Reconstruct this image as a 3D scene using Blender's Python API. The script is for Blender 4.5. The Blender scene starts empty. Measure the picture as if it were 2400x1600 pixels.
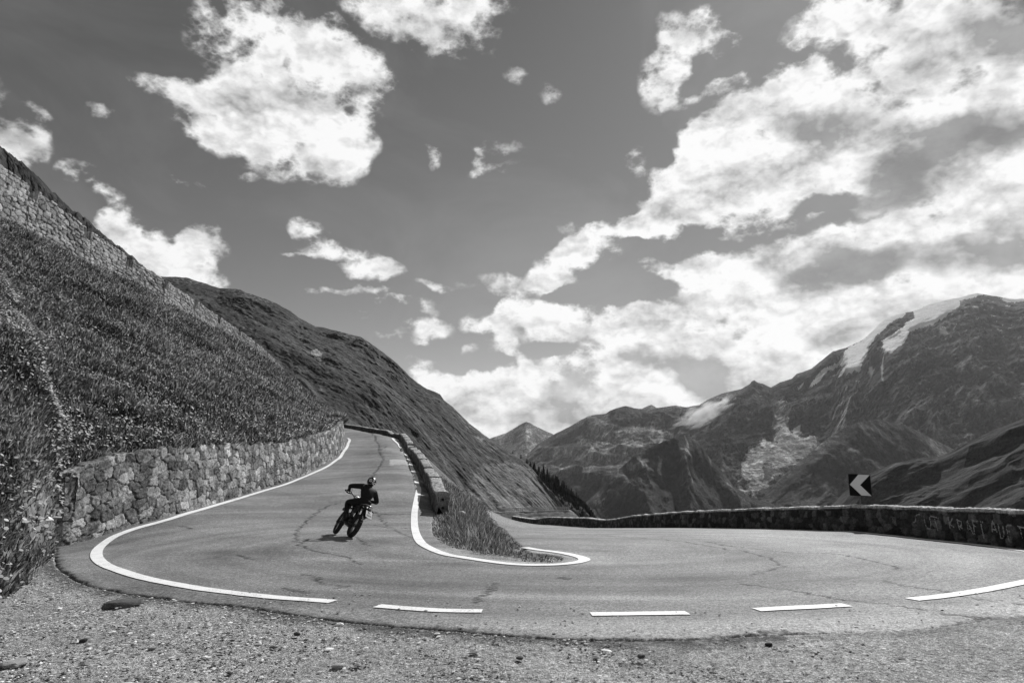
import bpy, bmesh, math, random
import numpy as np
from mathutils import Vector, Matrix
random.seed(7)
RS = np.random.RandomState(11)
S = bpy.context.scene
C = S.collection
rad = math.radians
# ------------------------------------------------------------------ camera model (used to survey the place from the photo)
PITCH = rad(11.14); FPX = 1600.0; CAMZ = 1.7
cP, sP = math.cos(PITCH), math.sin(PITCH)
def pt(px, py, Y):
    """point at forward distance Y (m) seen at photo pixel px,py"""
    px = np.asarray(px, float); py = np.asarray(py, float); Y = np.asarray(Y, float)
    u = (px-1200)/FPX; v = (800-py)/FPX
    fy = cP - v*sP; fz = sP + v*cP
    return np.stack(np.broadcast_arrays(u/fy*Y, Y, CAMZ + fz/fy*Y), -1)
def P3(px, py, Y): return tuple(float(a) for a in pt(px, py, Y))
def to_px(p):
    p = np.asarray(p, float)
    x, y, z = p[..., 0], p[..., 1], p[..., 2]-CAMZ
    f = y*cP + z*sP; u = -y*sP + z*cP
    return 1200+FPX*x/f, 800-FPX*u/f
# ------------------------------------------------------------------ noise
def _hash(ix, iy, seed):
    h = (ix.astype(np.int64)*374761393 + iy.astype(np.int64)*668265263 + seed*1442695041) & 0xffffffff
    h = ((h ^ (h >> 13))*1274126177) & 0xffffffff
    h = (h ^ (h >> 16))
    return (h & 0xffffff)/float(0xffffff)
def perlin(x, y, seed=0):
    x = np.asarray(x, float); y = np.asarray(y, float)
    ix = np.floor(x); iy = np.floor(y); fx = x-ix; fy = y-iy
    ux = fx*fx*fx*(fx*(fx*6-15)+10); uy = fy*fy*fy*(fy*(fy*6-15)+10)
    def g(dx, dy):
        a = _hash(ix+dx, iy+dy, seed)*2*np.pi
        return np.cos(a)*(fx-dx) + np.sin(a)*(fy-dy)
    n0 = g(0, 0)*(1-ux)+g(1, 0)*ux; n1 = g(0, 1)*(1-ux)+g(1, 1)*ux
    return (n0*(1-uy)+n1*uy)*1.41
def fbm(x, y, o=5, seed=0, gain=.5, lac=2.03):
    s = 0; a = 1; t = 0
    for i in range(o):
        s = s + a*perlin(x, y, seed+i*17); t += a; a *= gain; x = x*lac+3.1; y = y*lac-1.7
    return s/t
def ridged(x, y, o=6, seed=0, gain=.55, lac=2.07):
    s = 0; a = 1; t = 0; w = 1
    for i in range(o):
        n = 1-np.abs(perlin(x, y, seed+i*13))*1.6; n = np.clip(n, 0, 1)**2*w
        s = s + a*n; t += a; w = np.clip(n*1.6, 0, 1); a *= gain; x = x*lac+1.3; y = y*lac+5.2
    return s/t
def sstep(a, b, x):
    t = np.clip((x-a)/(b-a), 0, 1); return t*t*(3-2*t)
def inpoly(x, y, poly):
    r = np.zeros(np.shape(x), bool); n = len(poly); j = n-1
    for i in range(n):
        xi, yi = poly[i]; xj, yj = poly[j]
        if yi != yj:
            r ^= ((yi > y) != (yj > y)) & (x < (xj-xi)*(y-yi)/(yj-yi)+xi)
        j = i
    return r
def polydist(x, y, line, closed=False):
    d = np.full(np.shape(x), 1e18)
    L = list(line)+([line[0]] if closed else [])
    for (x0, y0), (x1, y1) in zip(L[:-1], L[1:]):
        dx, dy = x1-x0, y1-y0; l2 = dx*dx+dy*dy+1e-12
        t = np.clip(((x-x0)*dx+(y-y0)*dy)/l2, 0, 1)
        d = np.minimum(d, (x-x0-t*dx)**2+(y-y0-t*dy)**2)
    return np.sqrt(d)
def smooth_line(P, n, closed=False):
    """catmull-rom through points, resampled evenly to n"""
    P = np.asarray(P, float); Q = [P[0]*2-P[1]]+list(P)+[P[-1]*2-P[-2]]
    out = []
    for i in range(1, len(Q)-2):
        p0, p1, p2, p3 = Q[i-1:i+3]
        for t in np.linspace(0, 1, 16, endpoint=False):
            out.append(.5*((2*p1)+(-p0+p2)*t+(2*p0-5*p1+4*p2-p3)*t*t+(-p0+3*p1-3*p2+p3)*t**3))
    out.append(P[-1]); out = np.array(out)
    d = np.r_[0, np.cumsum(np.linalg.norm(np.diff(out, axis=0), axis=1))]
    s = np.linspace(0, d[-1], n)
    return np.stack([np.interp(s, d, out[:, k]) for k in range(out.shape[1])], 1)
# ------------------------------------------------------------------ object helpers
def tag(o, label=None, cat=None, group=None, kind=None):
    if label: o['label'] = label
    if cat: o['category'] = cat
    if group: o['group'] = group
    if kind: o['kind'] = kind
    return o
def empty(name, loc, rz=0):
    o = bpy.data.objects.new(name, None); C.objects.link(o); o.location = loc; o.rotation_euler = (0, 0, rz)
    o.empty_display_size = .2
    return o
def mk(name, V, F, mat=None, parent=None, attrs=None, smooth=True, mats=None, midx=None):
    """V (n,3); F array (m,3|4) or list of lists"""
    me = bpy.data.meshes.new(name)
    V = np.ascontiguousarray(V, dtype=np.float32)
    if isinstance(F, np.ndarray):
        k = F.shape[1]; m = len(F)
        me.vertices.add(len(V)); me.vertices.foreach_set('co', V.ravel())
        me.loops.add(m*k); me.loops.foreach_set('vertex_index', np.ascontiguousarray(F, dtype=np.int32).ravel())
        me.polygons.add(m); me.polygons.foreach_set('loop_start', np.arange(0, m*k, k, dtype=np.int32))
        try: me.polygons.foreach_set('loop_total', np.full(m, k, dtype=np.int32))
        except Exception: pass
        me.update(calc_edges=True)
    else:
        me.from_pydata([tuple(map(float, v)) for v in V], [], [tuple(int(i) for i in f) for f in F]); me.update()
    if attrs:
        for k2, a in attrs.items():
            at = me.attributes.new(k2, 'FLOAT', 'POINT'); at.data.foreach_set('value', np.ascontiguousarray(a, dtype=np.float32).ravel())
    for m2 in (mats or ([mat] if mat else [])): me.materials.append(m2)
    if midx is not None: me.polygons.foreach_set('material_index', np.ascontiguousarray(midx, dtype=np.int32))
    me.polygons.foreach_set('use_smooth', np.full(len(me.polygons), smooth))
    me.validate()
    o = bpy.data.objects.new(name, me); C.objects.link(o)
    if parent: o.parent = parent
    return o
def gridF(nr, nc, wrap=False):
    i = np.arange(nr-1)[:, None]; j = np.arange(nc if wrap else nc-1)[None]
    j2 = (j+1) % nc
    return np.stack([i*nc+j, i*nc+j2, (i+1)*nc+j2, (i+1)*nc+j], -1).reshape(-1, 4)
# ------------------------------------------------------------------ materials
def mat(name):
    m = bpy.data.materials.new(name); m.use_nodes = True
    nt = m.node_tree; b = nt.nodes['Principled BSDF']
    return m, nt, b
def N(nt, t, **kw):
    n = nt.nodes.new(t)
    for k, v in kw.items():
        if k in n.inputs: n.inputs[k].default_value = v
        else: setattr(n, k, v)
    return n
def M_(nt, op, a, b=None, c=None, clamp=False):
    n = nt.nodes.new('ShaderNodeMath'); n.operation = op; n.use_clamp = clamp
    for i, v in enumerate((a, b, c)):
        if v is None: continue
        if isinstance(v, (int, float)): n.inputs[i].default_value = v
        else: nt.links.new(v, n.inputs[i])
    return n.outputs[0]
def plain(name, g, rough=.6, metal=0., spec=.5, noise=0., scale=20, bump=0.):
    m, nt, b = mat(name)
    b.inputs['Base Color'].default_value = (g, g, g, 1); b.inputs['Roughness'].default_value = rough
    b.inputs['Metallic'].default_value = metal; b.inputs['Specular IOR Level'].default_value = spec
    if noise or bump:
        tc = N(nt, 'ShaderNodeTexCoord'); n = N(nt, 'ShaderNodeTexNoise', Scale=scale, Detail=6., Roughness=.6)
        nt.links.new(tc.outputs['Object'], n.inputs['Vector'])
        v = M_(nt, 'MULTIPLY_ADD', n.outputs['Fac'], 2*noise*g, g*(1-noise))
        if noise: nt.links.new(v, b.inputs['Base Color'])
        if bump:
            bp = N(nt, 'ShaderNodeBump', Strength=bump, Distance=.02); nt.links.new(n.outputs['Fac'], bp.inputs['Height'])
            nt.links.new(bp.outputs[0], b.inputs['Normal'])
    return m
def tonemat(name, scales=((1., .3),), snow=False, rough=.95, bump=0., bscale=1., bdist=.1, spec=.15, translucent=0., coord='Position', mul=1.):
    """base colour = attribute tone * product of procedural noises"""
    m, nt, b = mat(name)
    at = N(nt, 'ShaderNodeAttribute', attribute_name='tone')
    ge = N(nt, 'ShaderNodeNewGeometry'); out = at.outputs['Fac']
    if mul != 1: out = M_(nt, 'MULTIPLY', out, mul)
    for sc, am in scales:
        n = N(nt, 'ShaderNodeTexNoise', Scale=sc, Detail=5., Roughness=.65)
        nt.links.new(ge.outputs['Position'], n.inputs['Vector'])
        f = M_(nt, 'MULTIPLY_ADD', n.outputs['Fac'], 4*am, 1-2*am); f = M_(nt, 'MAXIMUM', f, .12)
        if snow:
            k_ = M_(nt, 'MULTIPLY_ADD', at.outputs['Fac'], 5., -2.2, clamp=True); f = M_(nt, 'ADD', M_(nt, 'MULTIPLY', f, M_(nt, 'SUBTRACT', 1., k_)), k_)
        out = M_(nt, 'MULTIPLY', out, f)
    if snow:      # rock ribs and scree runnels: pale and dark streaks that follow the fall of the face
        mpn = N(nt, 'ShaderNodeMapping'); mpn.inputs['Scale'].default_value = (1., .55, .30); nt.links.new(ge.outputs['Position'], mpn.inputs[0])
        for sc_, lo, hi, a0, a1 in ((.011, .50, .66, .85, 2.3), (.03, .46, .66, .75, 1.9), (.006, .36, .48, .55, 1.)):
            n = N(nt, 'ShaderNodeTexNoise', Scale=sc_, Detail=7., Roughness=.68, Distortion=.4); nt.links.new(mpn.outputs[0], n.inputs['Vector'])
            r_ = N(nt, 'ShaderNodeMapRange', interpolation_type='SMOOTHSTEP'); nt.links.new(n.outputs['Fac'], r_.inputs['Value'])
            for k2, v2 in (('From Min', lo), ('From Max', hi), ('To Min', a0), ('To Max', a1)): r_.inputs[k2].default_value = v2
            f = M_(nt, 'ADD', M_(nt, 'MULTIPLY', r_.outputs[0], M_(nt, 'SUBTRACT', 1., k_)), k_); out = M_(nt, 'MULTIPLY', out, f)
        out = M_(nt, 'MINIMUM', out, .88)
    nt.links.new(out, b.inputs['Base Color'])
    b.inputs['Roughness'].default_value = rough; b.inputs['Specular IOR Level'].default_value = spec
    if bump:
        n = N(nt, 'ShaderNodeTexNoise', Scale=bscale, Detail=8., Roughness=.7)
        nt.links.new(ge.outputs['Position'], n.inputs['Vector'])
        bp = N(nt, 'ShaderNodeBump', Strength=bump, Distance=bdist); nt.links.new(n.outputs['Fac'], bp.inputs['Height'])
        nt.links.new(bp.outputs[0], b.inputs['Normal'])
    if translucent:
        tr = N(nt, 'ShaderNodeBsdfTranslucent'); mx = N(nt, 'ShaderNodeMixShader', Fac=translucent)
        nt.links.new(out, tr.inputs['Color']); nt.links.new(b.outputs[0], mx.inputs[1]); nt.links.new(tr.outputs[0], mx.inputs[2])
        nt.links.new(mx.outputs[0], nt.nodes['Material Output'].inputs['Surface'])
    return m
# ------------------------------------------------------------------ camera, sun, sky
cd = bpy.data.cameras.new('camera'); cam = bpy.data.objects.new('camera', cd); C.objects.link(cam)
cam.location = (0, 0, CAMZ); cam.rotation_euler = (rad(90)+PITCH, 0, 0)
cd.sensor_width = 36; cd.lens = 36*FPX/2400; cd.clip_start = .1; cd.clip_end = 80000
S.camera = cam
SUNV = Vector((.55, 1.15, 1.0)).normalized()
sd = bpy.data.lights.new('sun', 'SUN'); sun = bpy.data.objects.new('sun', sd); C.objects.link(sun)
sd.energy = 5.0; sd.angle = rad(.5); sd.color = (1, 1, 1)
sun.rotation_euler = SUNV.to_track_quat('Z', 'Y').to_euler(); sun.location = (20, 40, 60)
S.view_settings.view_transform = 'Standard'; S.view_settings.look = 'None'; S.view_settings.exposure = 0; S.view_settings.gamma = 1
W = bpy.data.worlds.new('World'); S.world = W; W.use_nodes = True
nt = W.node_tree; L = nt.links
bg = nt.nodes['Background']; bg.inputs['Strength'].default_value = .1
sky = N(nt, 'ShaderNodeTexSky'); sky.sky_type = 'NISHITA'; sky.sun_disc = False
sky.sun_elevation = math.asin(SUNV.z); sky.sun_rotation = math.atan2(SUNV.x, SUNV.y); sky.altitude = 2400; sky.air_density = 1; sky.dust_density = .6
sep = N(nt, 'ShaderNodeSeparateColor'); L.new(sky.outputs[0], sep.inputs[0])
# black-and-white film with a red filter: the sky's red channel (a little green)
base = M_(nt, 'MULTIPLY', M_(nt, 'POWER', sep.outputs[0], 1.35), .50)
tc = N(nt, 'ShaderNodeTexCoord')
dv = N(nt, 'ShaderNodeVectorMath', operation='NORMALIZE'); L.new(tc.outputs['Generated'], dv.inputs[0])
def noise(vec, sc, det, ro, lac=2.0, dist=0.):
    n = N(nt, 'ShaderNodeTexNoise', Scale=sc, Detail=det, Roughness=ro, Lacunarity=lac, Distortion=dist)
    L.new(vec, n.inputs['Vector']); return n
w1 = noise(dv.outputs[0], 5.5, 3., .5)
wa = N(nt, 'ShaderNodeVectorMath', operation='MULTIPLY_ADD'); L.new(w1.outputs['Color'], wa.inputs[0]); wa.inputs[1].default_value = (.055,)*3; wa.inputs[2].default_value = (-.0275,)*3
w2 = noise(dv.outputs[0], 22., 4., .55)
wb = N(nt, 'ShaderNodeVectorMath', operation='MULTIPLY_ADD'); L.new(w2.outputs['Color'], wb.inputs[0]); wb.inputs[1].default_value = (.034,)*3; wb.inputs[2].default_value = (-.017,)*3
wc = N(nt, 'ShaderNodeVectorMath', operation='ADD'); L.new(wa.outputs[0], wc.inputs[0]); L.new(wb.outputs[0], wc.inputs[1])
dw = N(nt, 'ShaderNodeVectorMath', operation='ADD'); L.new(dv.outputs[0], dw.inputs[0]); L.new(wc.outputs[0], dw.inputs[1])
def azel(src):
    s = N(nt, 'ShaderNodeSeparateXYZ'); L.new(src, s.inputs[0])
    az = M_(nt, 'ARCTAN2', s.outputs[0], s.outputs[1]); z = M_(nt, 'MINIMUM', M_(nt, 'MAXIMUM', s.outputs[2], -1.), 1.)
    el = M_(nt, 'ARCSINE', z)
    c = N(nt, 'ShaderNodeCombineXYZ'); L.new(az, c.inputs[0]); L.new(el, c.inputs[1]); return c.outputs[0], el
AE, EL = azel(dw.outputs[0])
def ang(px, py):
    u = (px-1200)/FPX; v = (800-py)/FPX; y = cP-v*sP; z = sP+v*cP
    return math.atan2(u, y), math.atan2(z, math.hypot(u, y))
CNT = [0]
def blob(acc, px, py, rx, ry, rot=0, amp=1., mode='ADD'):
    a0, e0 = ang(px, py); a1, e1 = ang(px+rx*math.cos(rad(rot)), py-rx*math.sin(rad(rot))); a2, e2 = ang(px+ry*math.sin(rad(rot)), py+ry*math.cos(rad(rot)))
    R1 = math.hypot(a1-a0, e1-e0); R2 = math.hypot(a2-a0, e2-e0); th = math.atan2(e1-e0, a1-a0)
    global AE
    CNT[0] += 1
    if CNT[0] % 5 == 0 and acc is not None:      # makes the chain serial, which keeps the shader's stack small
        c_ = N(nt, 'ShaderNodeCombineXYZ'); L.new(M_(nt, 'MULTIPLY', acc, 1e-7), c_.inputs[2])
        v_ = N(nt, 'ShaderNodeVectorMath', operation='ADD'); L.new(AE, v_.inputs[0]); L.new(c_.outputs[0], v_.inputs[1]); AE = v_.outputs[0]
    mp = N(nt, 'ShaderNodeMapping', vector_type='TEXTURE'); L.new(AE, mp.inputs[0])
    mp.inputs['Location'].default_value = (a0, e0, 0); mp.inputs['Rotation'].default_value = (0, 0, th); mp.inputs['Scale'].default_value = (R1*1.35, R2*1.35, 1)
    d = N(nt, 'ShaderNodeVectorMath', operation='DOT_PRODUCT'); L.new(mp.outputs[0], d.inputs[0]); L.new(mp.outputs[0], d.inputs[1])
    f = M_(nt, 'SUBTRACT', 1., d.outputs['Value'], clamp=True)
    if mode == 'MAX': return M_(nt, 'MAXIMUM', M_(nt, 'MULTIPLY', f, amp), acc) if acc is not None else M_(nt, 'MULTIPLY', f, amp)
    return M_(nt, 'MULTIPLY_ADD', f, amp, acc if acc is not None else 0.)
BL = [
 (600,70,135,110,0,1),(700,210,170,110,20,1),(640,310,180,75,-8,1),(775,330,85,85,0,.9),(430,212,115,32,-6,.75),(870,190,45,75,0,.6),(540,260,110,80,0,.8),(760,110,90,60,-30,.8),
 (985,35,170,60,-12,.9),(1015,105,45,50,0,.6),(1130,5,90,30,20,.6),
 (1090,138,35,14,-15,.3),(1222,160,30,26,0,.32),(1292,215,34,20,-30,.36),(1010,362,16,36,25,.6),(1165,352,60,16,0,.42),(1112,382,18,32,0,.36),(1150,404,48,14,10,.34),
 (60,252,48,18,-25,.55),(45,335,62,50,-25,.8),(245,262,38,20,-20,.6),(172,412,46,34,-25,.75),(210,450,30,20,0,.5),(245,472,22,28,40,.4),
 (262,545,42,42,0,1.2),(345,610,95,48,-10,1.3),(462,600,58,56,0,1.3),(430,660,90,50,0,1.2),
 (572,411,30,11,15,.4),(400,425,20,8,-20,.4),(445,448,45,14,-15,.35),
 (718,545,42,22,-25,.6),(760,600,45,20,-10,.7),(695,606,45,7,0,.4),(868,628,72,30,-4,.95),(815,690,85,13,4,.7),(935,705,55,11,0,.6),(985,772,60,22,0,.8),(975,800,20,24,0,.5),(1045,660,55,10,0,.35),(1005,722,30,20,40,.35),(855,740,25,12,0,.35),(900,775,30,10,0,.4),
 (1180,655,55,24,-8,.8),(1165,725,62,20,35,.7),(1105,745,35,22,20,.5),(1320,612,95,36,28,1),(1375,595,65,32,0,.8),(1290,640,55,25,0,.6),(1180,815,34,20,-25,.75),(1215,860,22,18,0,.6),(1095,815,25,12,20,.4),
 (1420,548,85,18,-5,.8),(1520,545,80,30,0,.9),
 (1650,50,90,45,-10,.75),(1585,110,55,50,35,.75),(1545,190,50,65,0,.7),(1700,190,110,18,22,.65),(1600,235,40,24,20,.6),(1490,400,30,34,20,.55),
 (1900,180,100,55,-10,1.2),(1800,240,120,55,20,1.2),(1720,300,110,60,30,1.2),(1650,350,60,55,0,1),(1820,390,190,100,0,1.2),(1640,440,110,60,15,1.2),(1580,500,110,42,20,1),(1730,500,150,45,0,1),(1950,320,160,120,0,1.2),(2060,240,110,90,0,1.1),
 (1960,60,100,75,0,1),(2120,80,170,100,0,1),(2280,60,170,110,0,.8),(2280,220,190,130,0,1.1),(2160,380,210,110,10,1.1),(2330,360,160,120,0,1),(2230,500,220,55,15,1.1),(2080,560,200,55,15,1.1),(1890,610,160,50,12,1.1),(2350,590,250,100,0,1.1),(2080,650,300,70,0,1.1),
 (1650,630,70,42,0,.9),(1560,640,70,20,-10,.75),(1700,660,120,60,0,1),(1820,700,190,50,0,1),(1610,690,40,20,0,.5),
 (1250,755,100,55,0,1.2),(1480,545,90,26,0,.7),(1180,930,180,60,0,.6),(1640,760,140,60,0,.6),(1400,755,150,42,0,1.1),(1560,775,150,52,-5,1.1),(1720,800,170,60,0,1.1),(1920,770,230,70,0,1.1),(2150,700,300,50,0,1.1),
 (1500,850,160,50,0,.9),(1690,870,190,60,0,1),(1290,880,120,48,0,.9),(1110,905,120,34,-6,.9),(1180,960,220,55,0,.9),(1000,880,60,36,-30,.8),(1440,935,180,50,0,.9),(1560,930,140,50,0,.9),(1300,960,200,50,0,.8),
 (-150,250,140,90,0,.8),(2600,300,250,300,0,1),
]
acc = None
for b_ in BL: acc = blob(acc, *b_)
HOLES = [(1270,815,60,18,0,.8),(1420,915,50,16,0,.5),(1120,850,60,18,0,.6),(1480,700,60,14,10,.5),(1560,575,90,26,0,.4),(1915,480,80,22,10,1.1),(1960,105,60,34,-30,.9),(1880,110,30,20,0,.6),(1480,590,40,20,0,.3),(1330,690,60,22,0,.5),(1700,735,50,14,0,.5),(1650,130,40,26,0,.5),(1330,915,45,45,40,.75),(1380,880,30,26,0,.6),(2070,190,26,14,-30,.5),(800,240,26,30,0,.25),(740,400,24,12,0,.5),(960,900,1,1,0,0)]
hol = M_(nt, 'MULTIPLY', acc, 1e-7)
for h_ in HOLES: hol = blob(hol, *h_)
# clouds outside the photographed part of the sky: plain noise cover
gn = noise(dv.outputs[0], 2.6, 5., .55)
s3 = N(nt, 'ShaderNodeSeparateXYZ'); L.new(dv.outputs[0], s3.inputs[0])
out_ = M_(nt, 'MULTIPLY', M_(nt, 'SUBTRACT', .55, s3.outputs[1], clamp=True), 2., clamp=True)
gen = M_(nt, 'MULTIPLY', M_(nt, 'MULTIPLY_ADD', gn.outputs['Fac'], 6., -2.9, clamp=True), out_)
cov = M_(nt, 'ADD', M_(nt, 'SUBTRACT', M_(nt, 'MINIMUM', acc, 1.35), hol), gen)
fl = N(nt, 'ShaderNodeVectorMath', operation='MULTIPLY'); L.new(dv.outputs[0], fl.inputs[0]); fl.inputs[1].default_value = (1, 1, 1.5)
n1 = noise(fl.outputs[0], 11., 8., .56, 2.1, .0)
n2 = noise(fl.outputs[0], 48., 6., .6, 2.2, .25)
def billow(vec, sc, w=(1., .55, .3)):
    t = None
    for i, wi in enumerate(w):
        n_ = noise(vec, sc*2.3**i, 1., .5)
        a_ = M_(nt, 'MULTIPLY', M_(nt, 'ABSOLUTE', M_(nt, 'MULTIPLY_ADD', n_.outputs['Fac'], 2., -1.)), wi*2.2)
        t = a_ if t is None else M_(nt, 'ADD', t, a_)
    return t
bil = billow(fl.outputs[0], 26.)
off = N(nt, 'ShaderNodeVectorMath', operation='ADD'); L.new(fl.outputs[0], off.inputs[0]); off.inputs[1].default_value = (.004, 0, .011)
bil2 = billow(off.outputs[0], 26.)
ndet = M_(nt, 'ADD', M_(nt, 'MULTIPLY', M_(nt, 'SUBTRACT', n1.outputs['Fac'], .5), 3.4), M_(nt, 'MULTIPLY', M_(nt, 'SUBTRACT', n2.outputs['Fac'], .5), .85))
ndet = M_(nt, 'ADD', ndet, M_(nt, 'MULTIPLY', M_(nt, 'SUBTRACT', .62, bil), .42))
raw = M_(nt, 'ADD', cov, M_(nt, 'MULTIPLY', ndet, M_(nt, 'MINIMUM', M_(nt, 'MULTIPLY_ADD', cov, 2.2, .16, clamp=True), 1.)))
mr = N(nt, 'ShaderNodeMapRange', interpolation_type='SMOOTHSTEP'); L.new(raw, mr.inputs['Value']); mr.inputs['From Min'].default_value = .10; mr.inputs['From Max'].default_value = 1.05
dens = mr.outputs[0]
# shading: relief of the billows towards the sun, grey thick bases
rel = M_(nt, 'SUBTRACT', bil, bil2)
ns_ = noise(fl.outputs[0], 12., 3., .5); offb = N(nt, 'ShaderNodeVectorMath', operation='ADD'); L.new(fl.outputs[0], offb.inputs[0]); offb.inputs[1].default_value = (.008, 0, .026); nsb = noise(offb.outputs[0], 12., 3., .5)
rel2 = M_(nt, 'SUBTRACT', ns_.outputs['Fac'], nsb.outputs['Fac'])
DK = [(1960,285,140,50,8,1.),(1880,315,120,40,12,.6),(2190,350,200,70,12,1.),(2090,430,130,60,30,.8),(2330,320,140,50,0,.9),(2200,602,280,42,3,1.1),(2000,615,120,50,10,.75),(2350,540,140,46,0,.7),(1940,665,160,34,10,.8),(2170,130,130,60,30,.6),(2370,90,110,100,0,.9),(1570,838,130,28,-4,.8),(1620,865,60,46,-30,.6),(1330,930,75,55,0,.6),(1350,860,40,34,0,.4),(1690,900,90,40,0,.5),(1470,900,70,34,0,.45),(1850,830,110,30,10,.6),(1740,420,110,36,0,.4),(650,240,130,44,0,.3),(1560,690,80,18,0,.4),(1200,985,240,44,0,.5),(1650,700,90,24,0,.3),(1450,1000,300,34,0,.3),(1830,640,100,24,0,.35)]
dk = M_(nt, 'MULTIPLY', hol, 1e-7)
for d_ in DK: dk = blob(dk, *d_)
dks = N(nt, 'ShaderNodeMapRange', interpolation_type='SMOOTHSTEP'); L.new(M_(nt, 'ADD', dk, M_(nt, 'MULTIPLY', M_(nt, 'SUBTRACT', n1.outputs['Fac'], .5), 1.1)), dks.inputs['Value']); dks.inputs['From Min'].default_value = -.05; dks.inputs['From Max'].default_value = 1.5
n3 = noise(fl.outputs[0], 6., 5., .55)
bright = M_(nt, 'SUBTRACT', M_(nt, 'MULTIPLY_ADD', rel, M_(nt, 'MULTIPLY_ADD', dks.outputs[0], -.12, .15), .98), M_(nt, 'MULTIPLY', dks.outputs[0], .80))
bright = M_(nt, 'ADD', bright, M_(nt, 'MULTIPLY', rel2, 1.7))
bright = M_(nt, 'ADD', bright, M_(nt, 'MULTIPLY', M_(nt, 'SUBTRACT', n3.outputs['Fac'], .5), .8))
thick = N(nt, 'ShaderNodeMapRange', interpolation_type='SMOOTHSTEP'); L.new(raw, thick.inputs['Value']); thick.inputs['From Min'].default_value = .8; thick.inputs['From Max'].default_value = 2.4; thick.inputs['To Max'].default_value = .2
bright = M_(nt, 'SUBTRACT', bright, thick.outputs[0])
bright = M_(nt, 'MINIMUM', M_(nt, 'MAXIMUM', bright, M_(nt, 'MULTIPLY_ADD', n1.outputs['Fac'], .55, .02)), 1.03)
ccol = M_(nt, 'MULTIPLY', bright, 9.6)
# thin high veil
vn = noise(fl.outputs[0], 3.2, 5., .6, 2., .6); veil = M_(nt, 'MULTIPLY', M_(nt, 'MULTIPLY_ADD', vn.outputs['Fac'], 3., -1.4, clamp=True), .14)
base2 = M_(nt, 'ADD', base, M_(nt, 'MULTIPLY', veil, 5.))
mx = N(nt, 'ShaderNodeMix', data_type='FLOAT'); L.new(M_(nt, 'MULTIPLY', dens, .97), mx.inputs[0]); L.new(base2, mx.inputs[2]); L.new(ccol, mx.inputs[3])
cc = N(nt, 'ShaderNodeCombineColor')
for i in range(3): L.new(mx.outputs[0], cc.inputs[i])
L.new(cc.outputs[0], bg.inputs['Color'])
W.cycles.sampling_method = 'MANUAL'; W.cycles.sample_map_resolution = 512
# ------------------------------------------------------------------ ground height: thin-plate surface through surveyed points
CT = [P3(x, y, Y) for x, y, Y in [(822,1258,19),(2400,1285,17.6),(2000,1243,24.5),(1600,1236,39),(1380,1236,62),(1200,1222,97)]]
UPR = [(1021,1199,28),(993,1125,39),(975,1090,47),(954,1056,58),(940,1034,68),(928,1027,73.5),(883,1017,83),(807,1002,107)]
UPL = [(150,1280,18.8),(200,1258,19.6),(300,1233,21.5),(420,1202,24.5),(555,1163,30),(651,1134,36),(700,1117,40),(780,1073,50),(808,1045,60)]
_r = smooth_line([P3(*p) for p in UPR], 22); _l = smooth_line([P3(*p) for p in UPL]+[(-17.5, 67, 5.15), (-21, 76, 6.1), (-25.5, 86, 7.1), (-33, 103, 8.8)], 30)
for p in _r: CT.append(tuple(p))
for p in _l: CT.append(tuple(p))
for p in _r[::2]:
    CT.append((p[0]-3, p[1], float(p[2])))
CT += [(-6,28,.27),(-9,24,.22),(-5,14,0),(-9,15,0),(2,13.5,0),(7,16,0),(-.5,17,0),(-42,122,10.5),(-50,135,11.8),(-14.5,100,4.4),(-24,130,7.),(-10.8,75,3.2),(-7,56,1.5)]
for Y, z, x0, x1 in ((21,-.12,-.6,12.3),(25,-.24,-1,11.8),(31,-.58,-1.2,10.6),(39,-1.12,-1.5,9.4),(50,-1.95,-1.8,8.4),(62,-2.76,-2,7.5),(78,-3.6,-3,4.6),(97,-4.6,-5.5,0),(118,-5.8,-8,-2),(140,-7.2,-10,-5)):
    for t in (0, .33, .67, 1, 1.5): CT.append((x0+(x1-x0)*t, Y, z+(t-.5)*.0))
for X in (-14, -7, 0, 7, 14):
    for Y in (-14, -4, 3, 8): CT.append((X, Y, 0.))
CT = np.array(CT)
def _tp(r2): return .5*r2*np.log(r2+1e-9)
_n = len(CT); _A = np.zeros((_n+3, _n+3))
_d = ((CT[:, None, :2]-CT[None, :, :2])**2).sum(-1); _A[:_n, :_n] = _tp(_d)+np.eye(_n)*1.5
_A[:_n, _n] = 1; _A[:_n, _n+1:] = CT[:, :2]; _A[_n, :_n] = 1; _A[_n+1:, :_n] = CT[:, :2].T
_w = np.linalg.solve(_A, np.r_[CT[:, 2], 0, 0, 0])
def G(X, Y):
    X = np.asarray(X, float); Y = np.asarray(Y, float); sh = np.broadcast(X, Y).shape
    x = np.clip(np.broadcast_to(X, sh).ravel(), -45, 18); y = np.clip(np.broadcast_to(Y, sh).ravel(), -16, 140); out = np.empty(len(x))
    for i in range(0, len(x), 20000):
        d = (x[i:i+20000, None]-CT[None, :, 0])**2+(y[i:i+20000, None]-CT[None, :, 1])**2
        out[i:i+20000] = _tp(d)@_w[:_n]+_w[_n]+x[i:i+20000]*_w[_n+1]+y[i:i+20000]*_w[_n+2]
    return out.reshape(sh)
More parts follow.
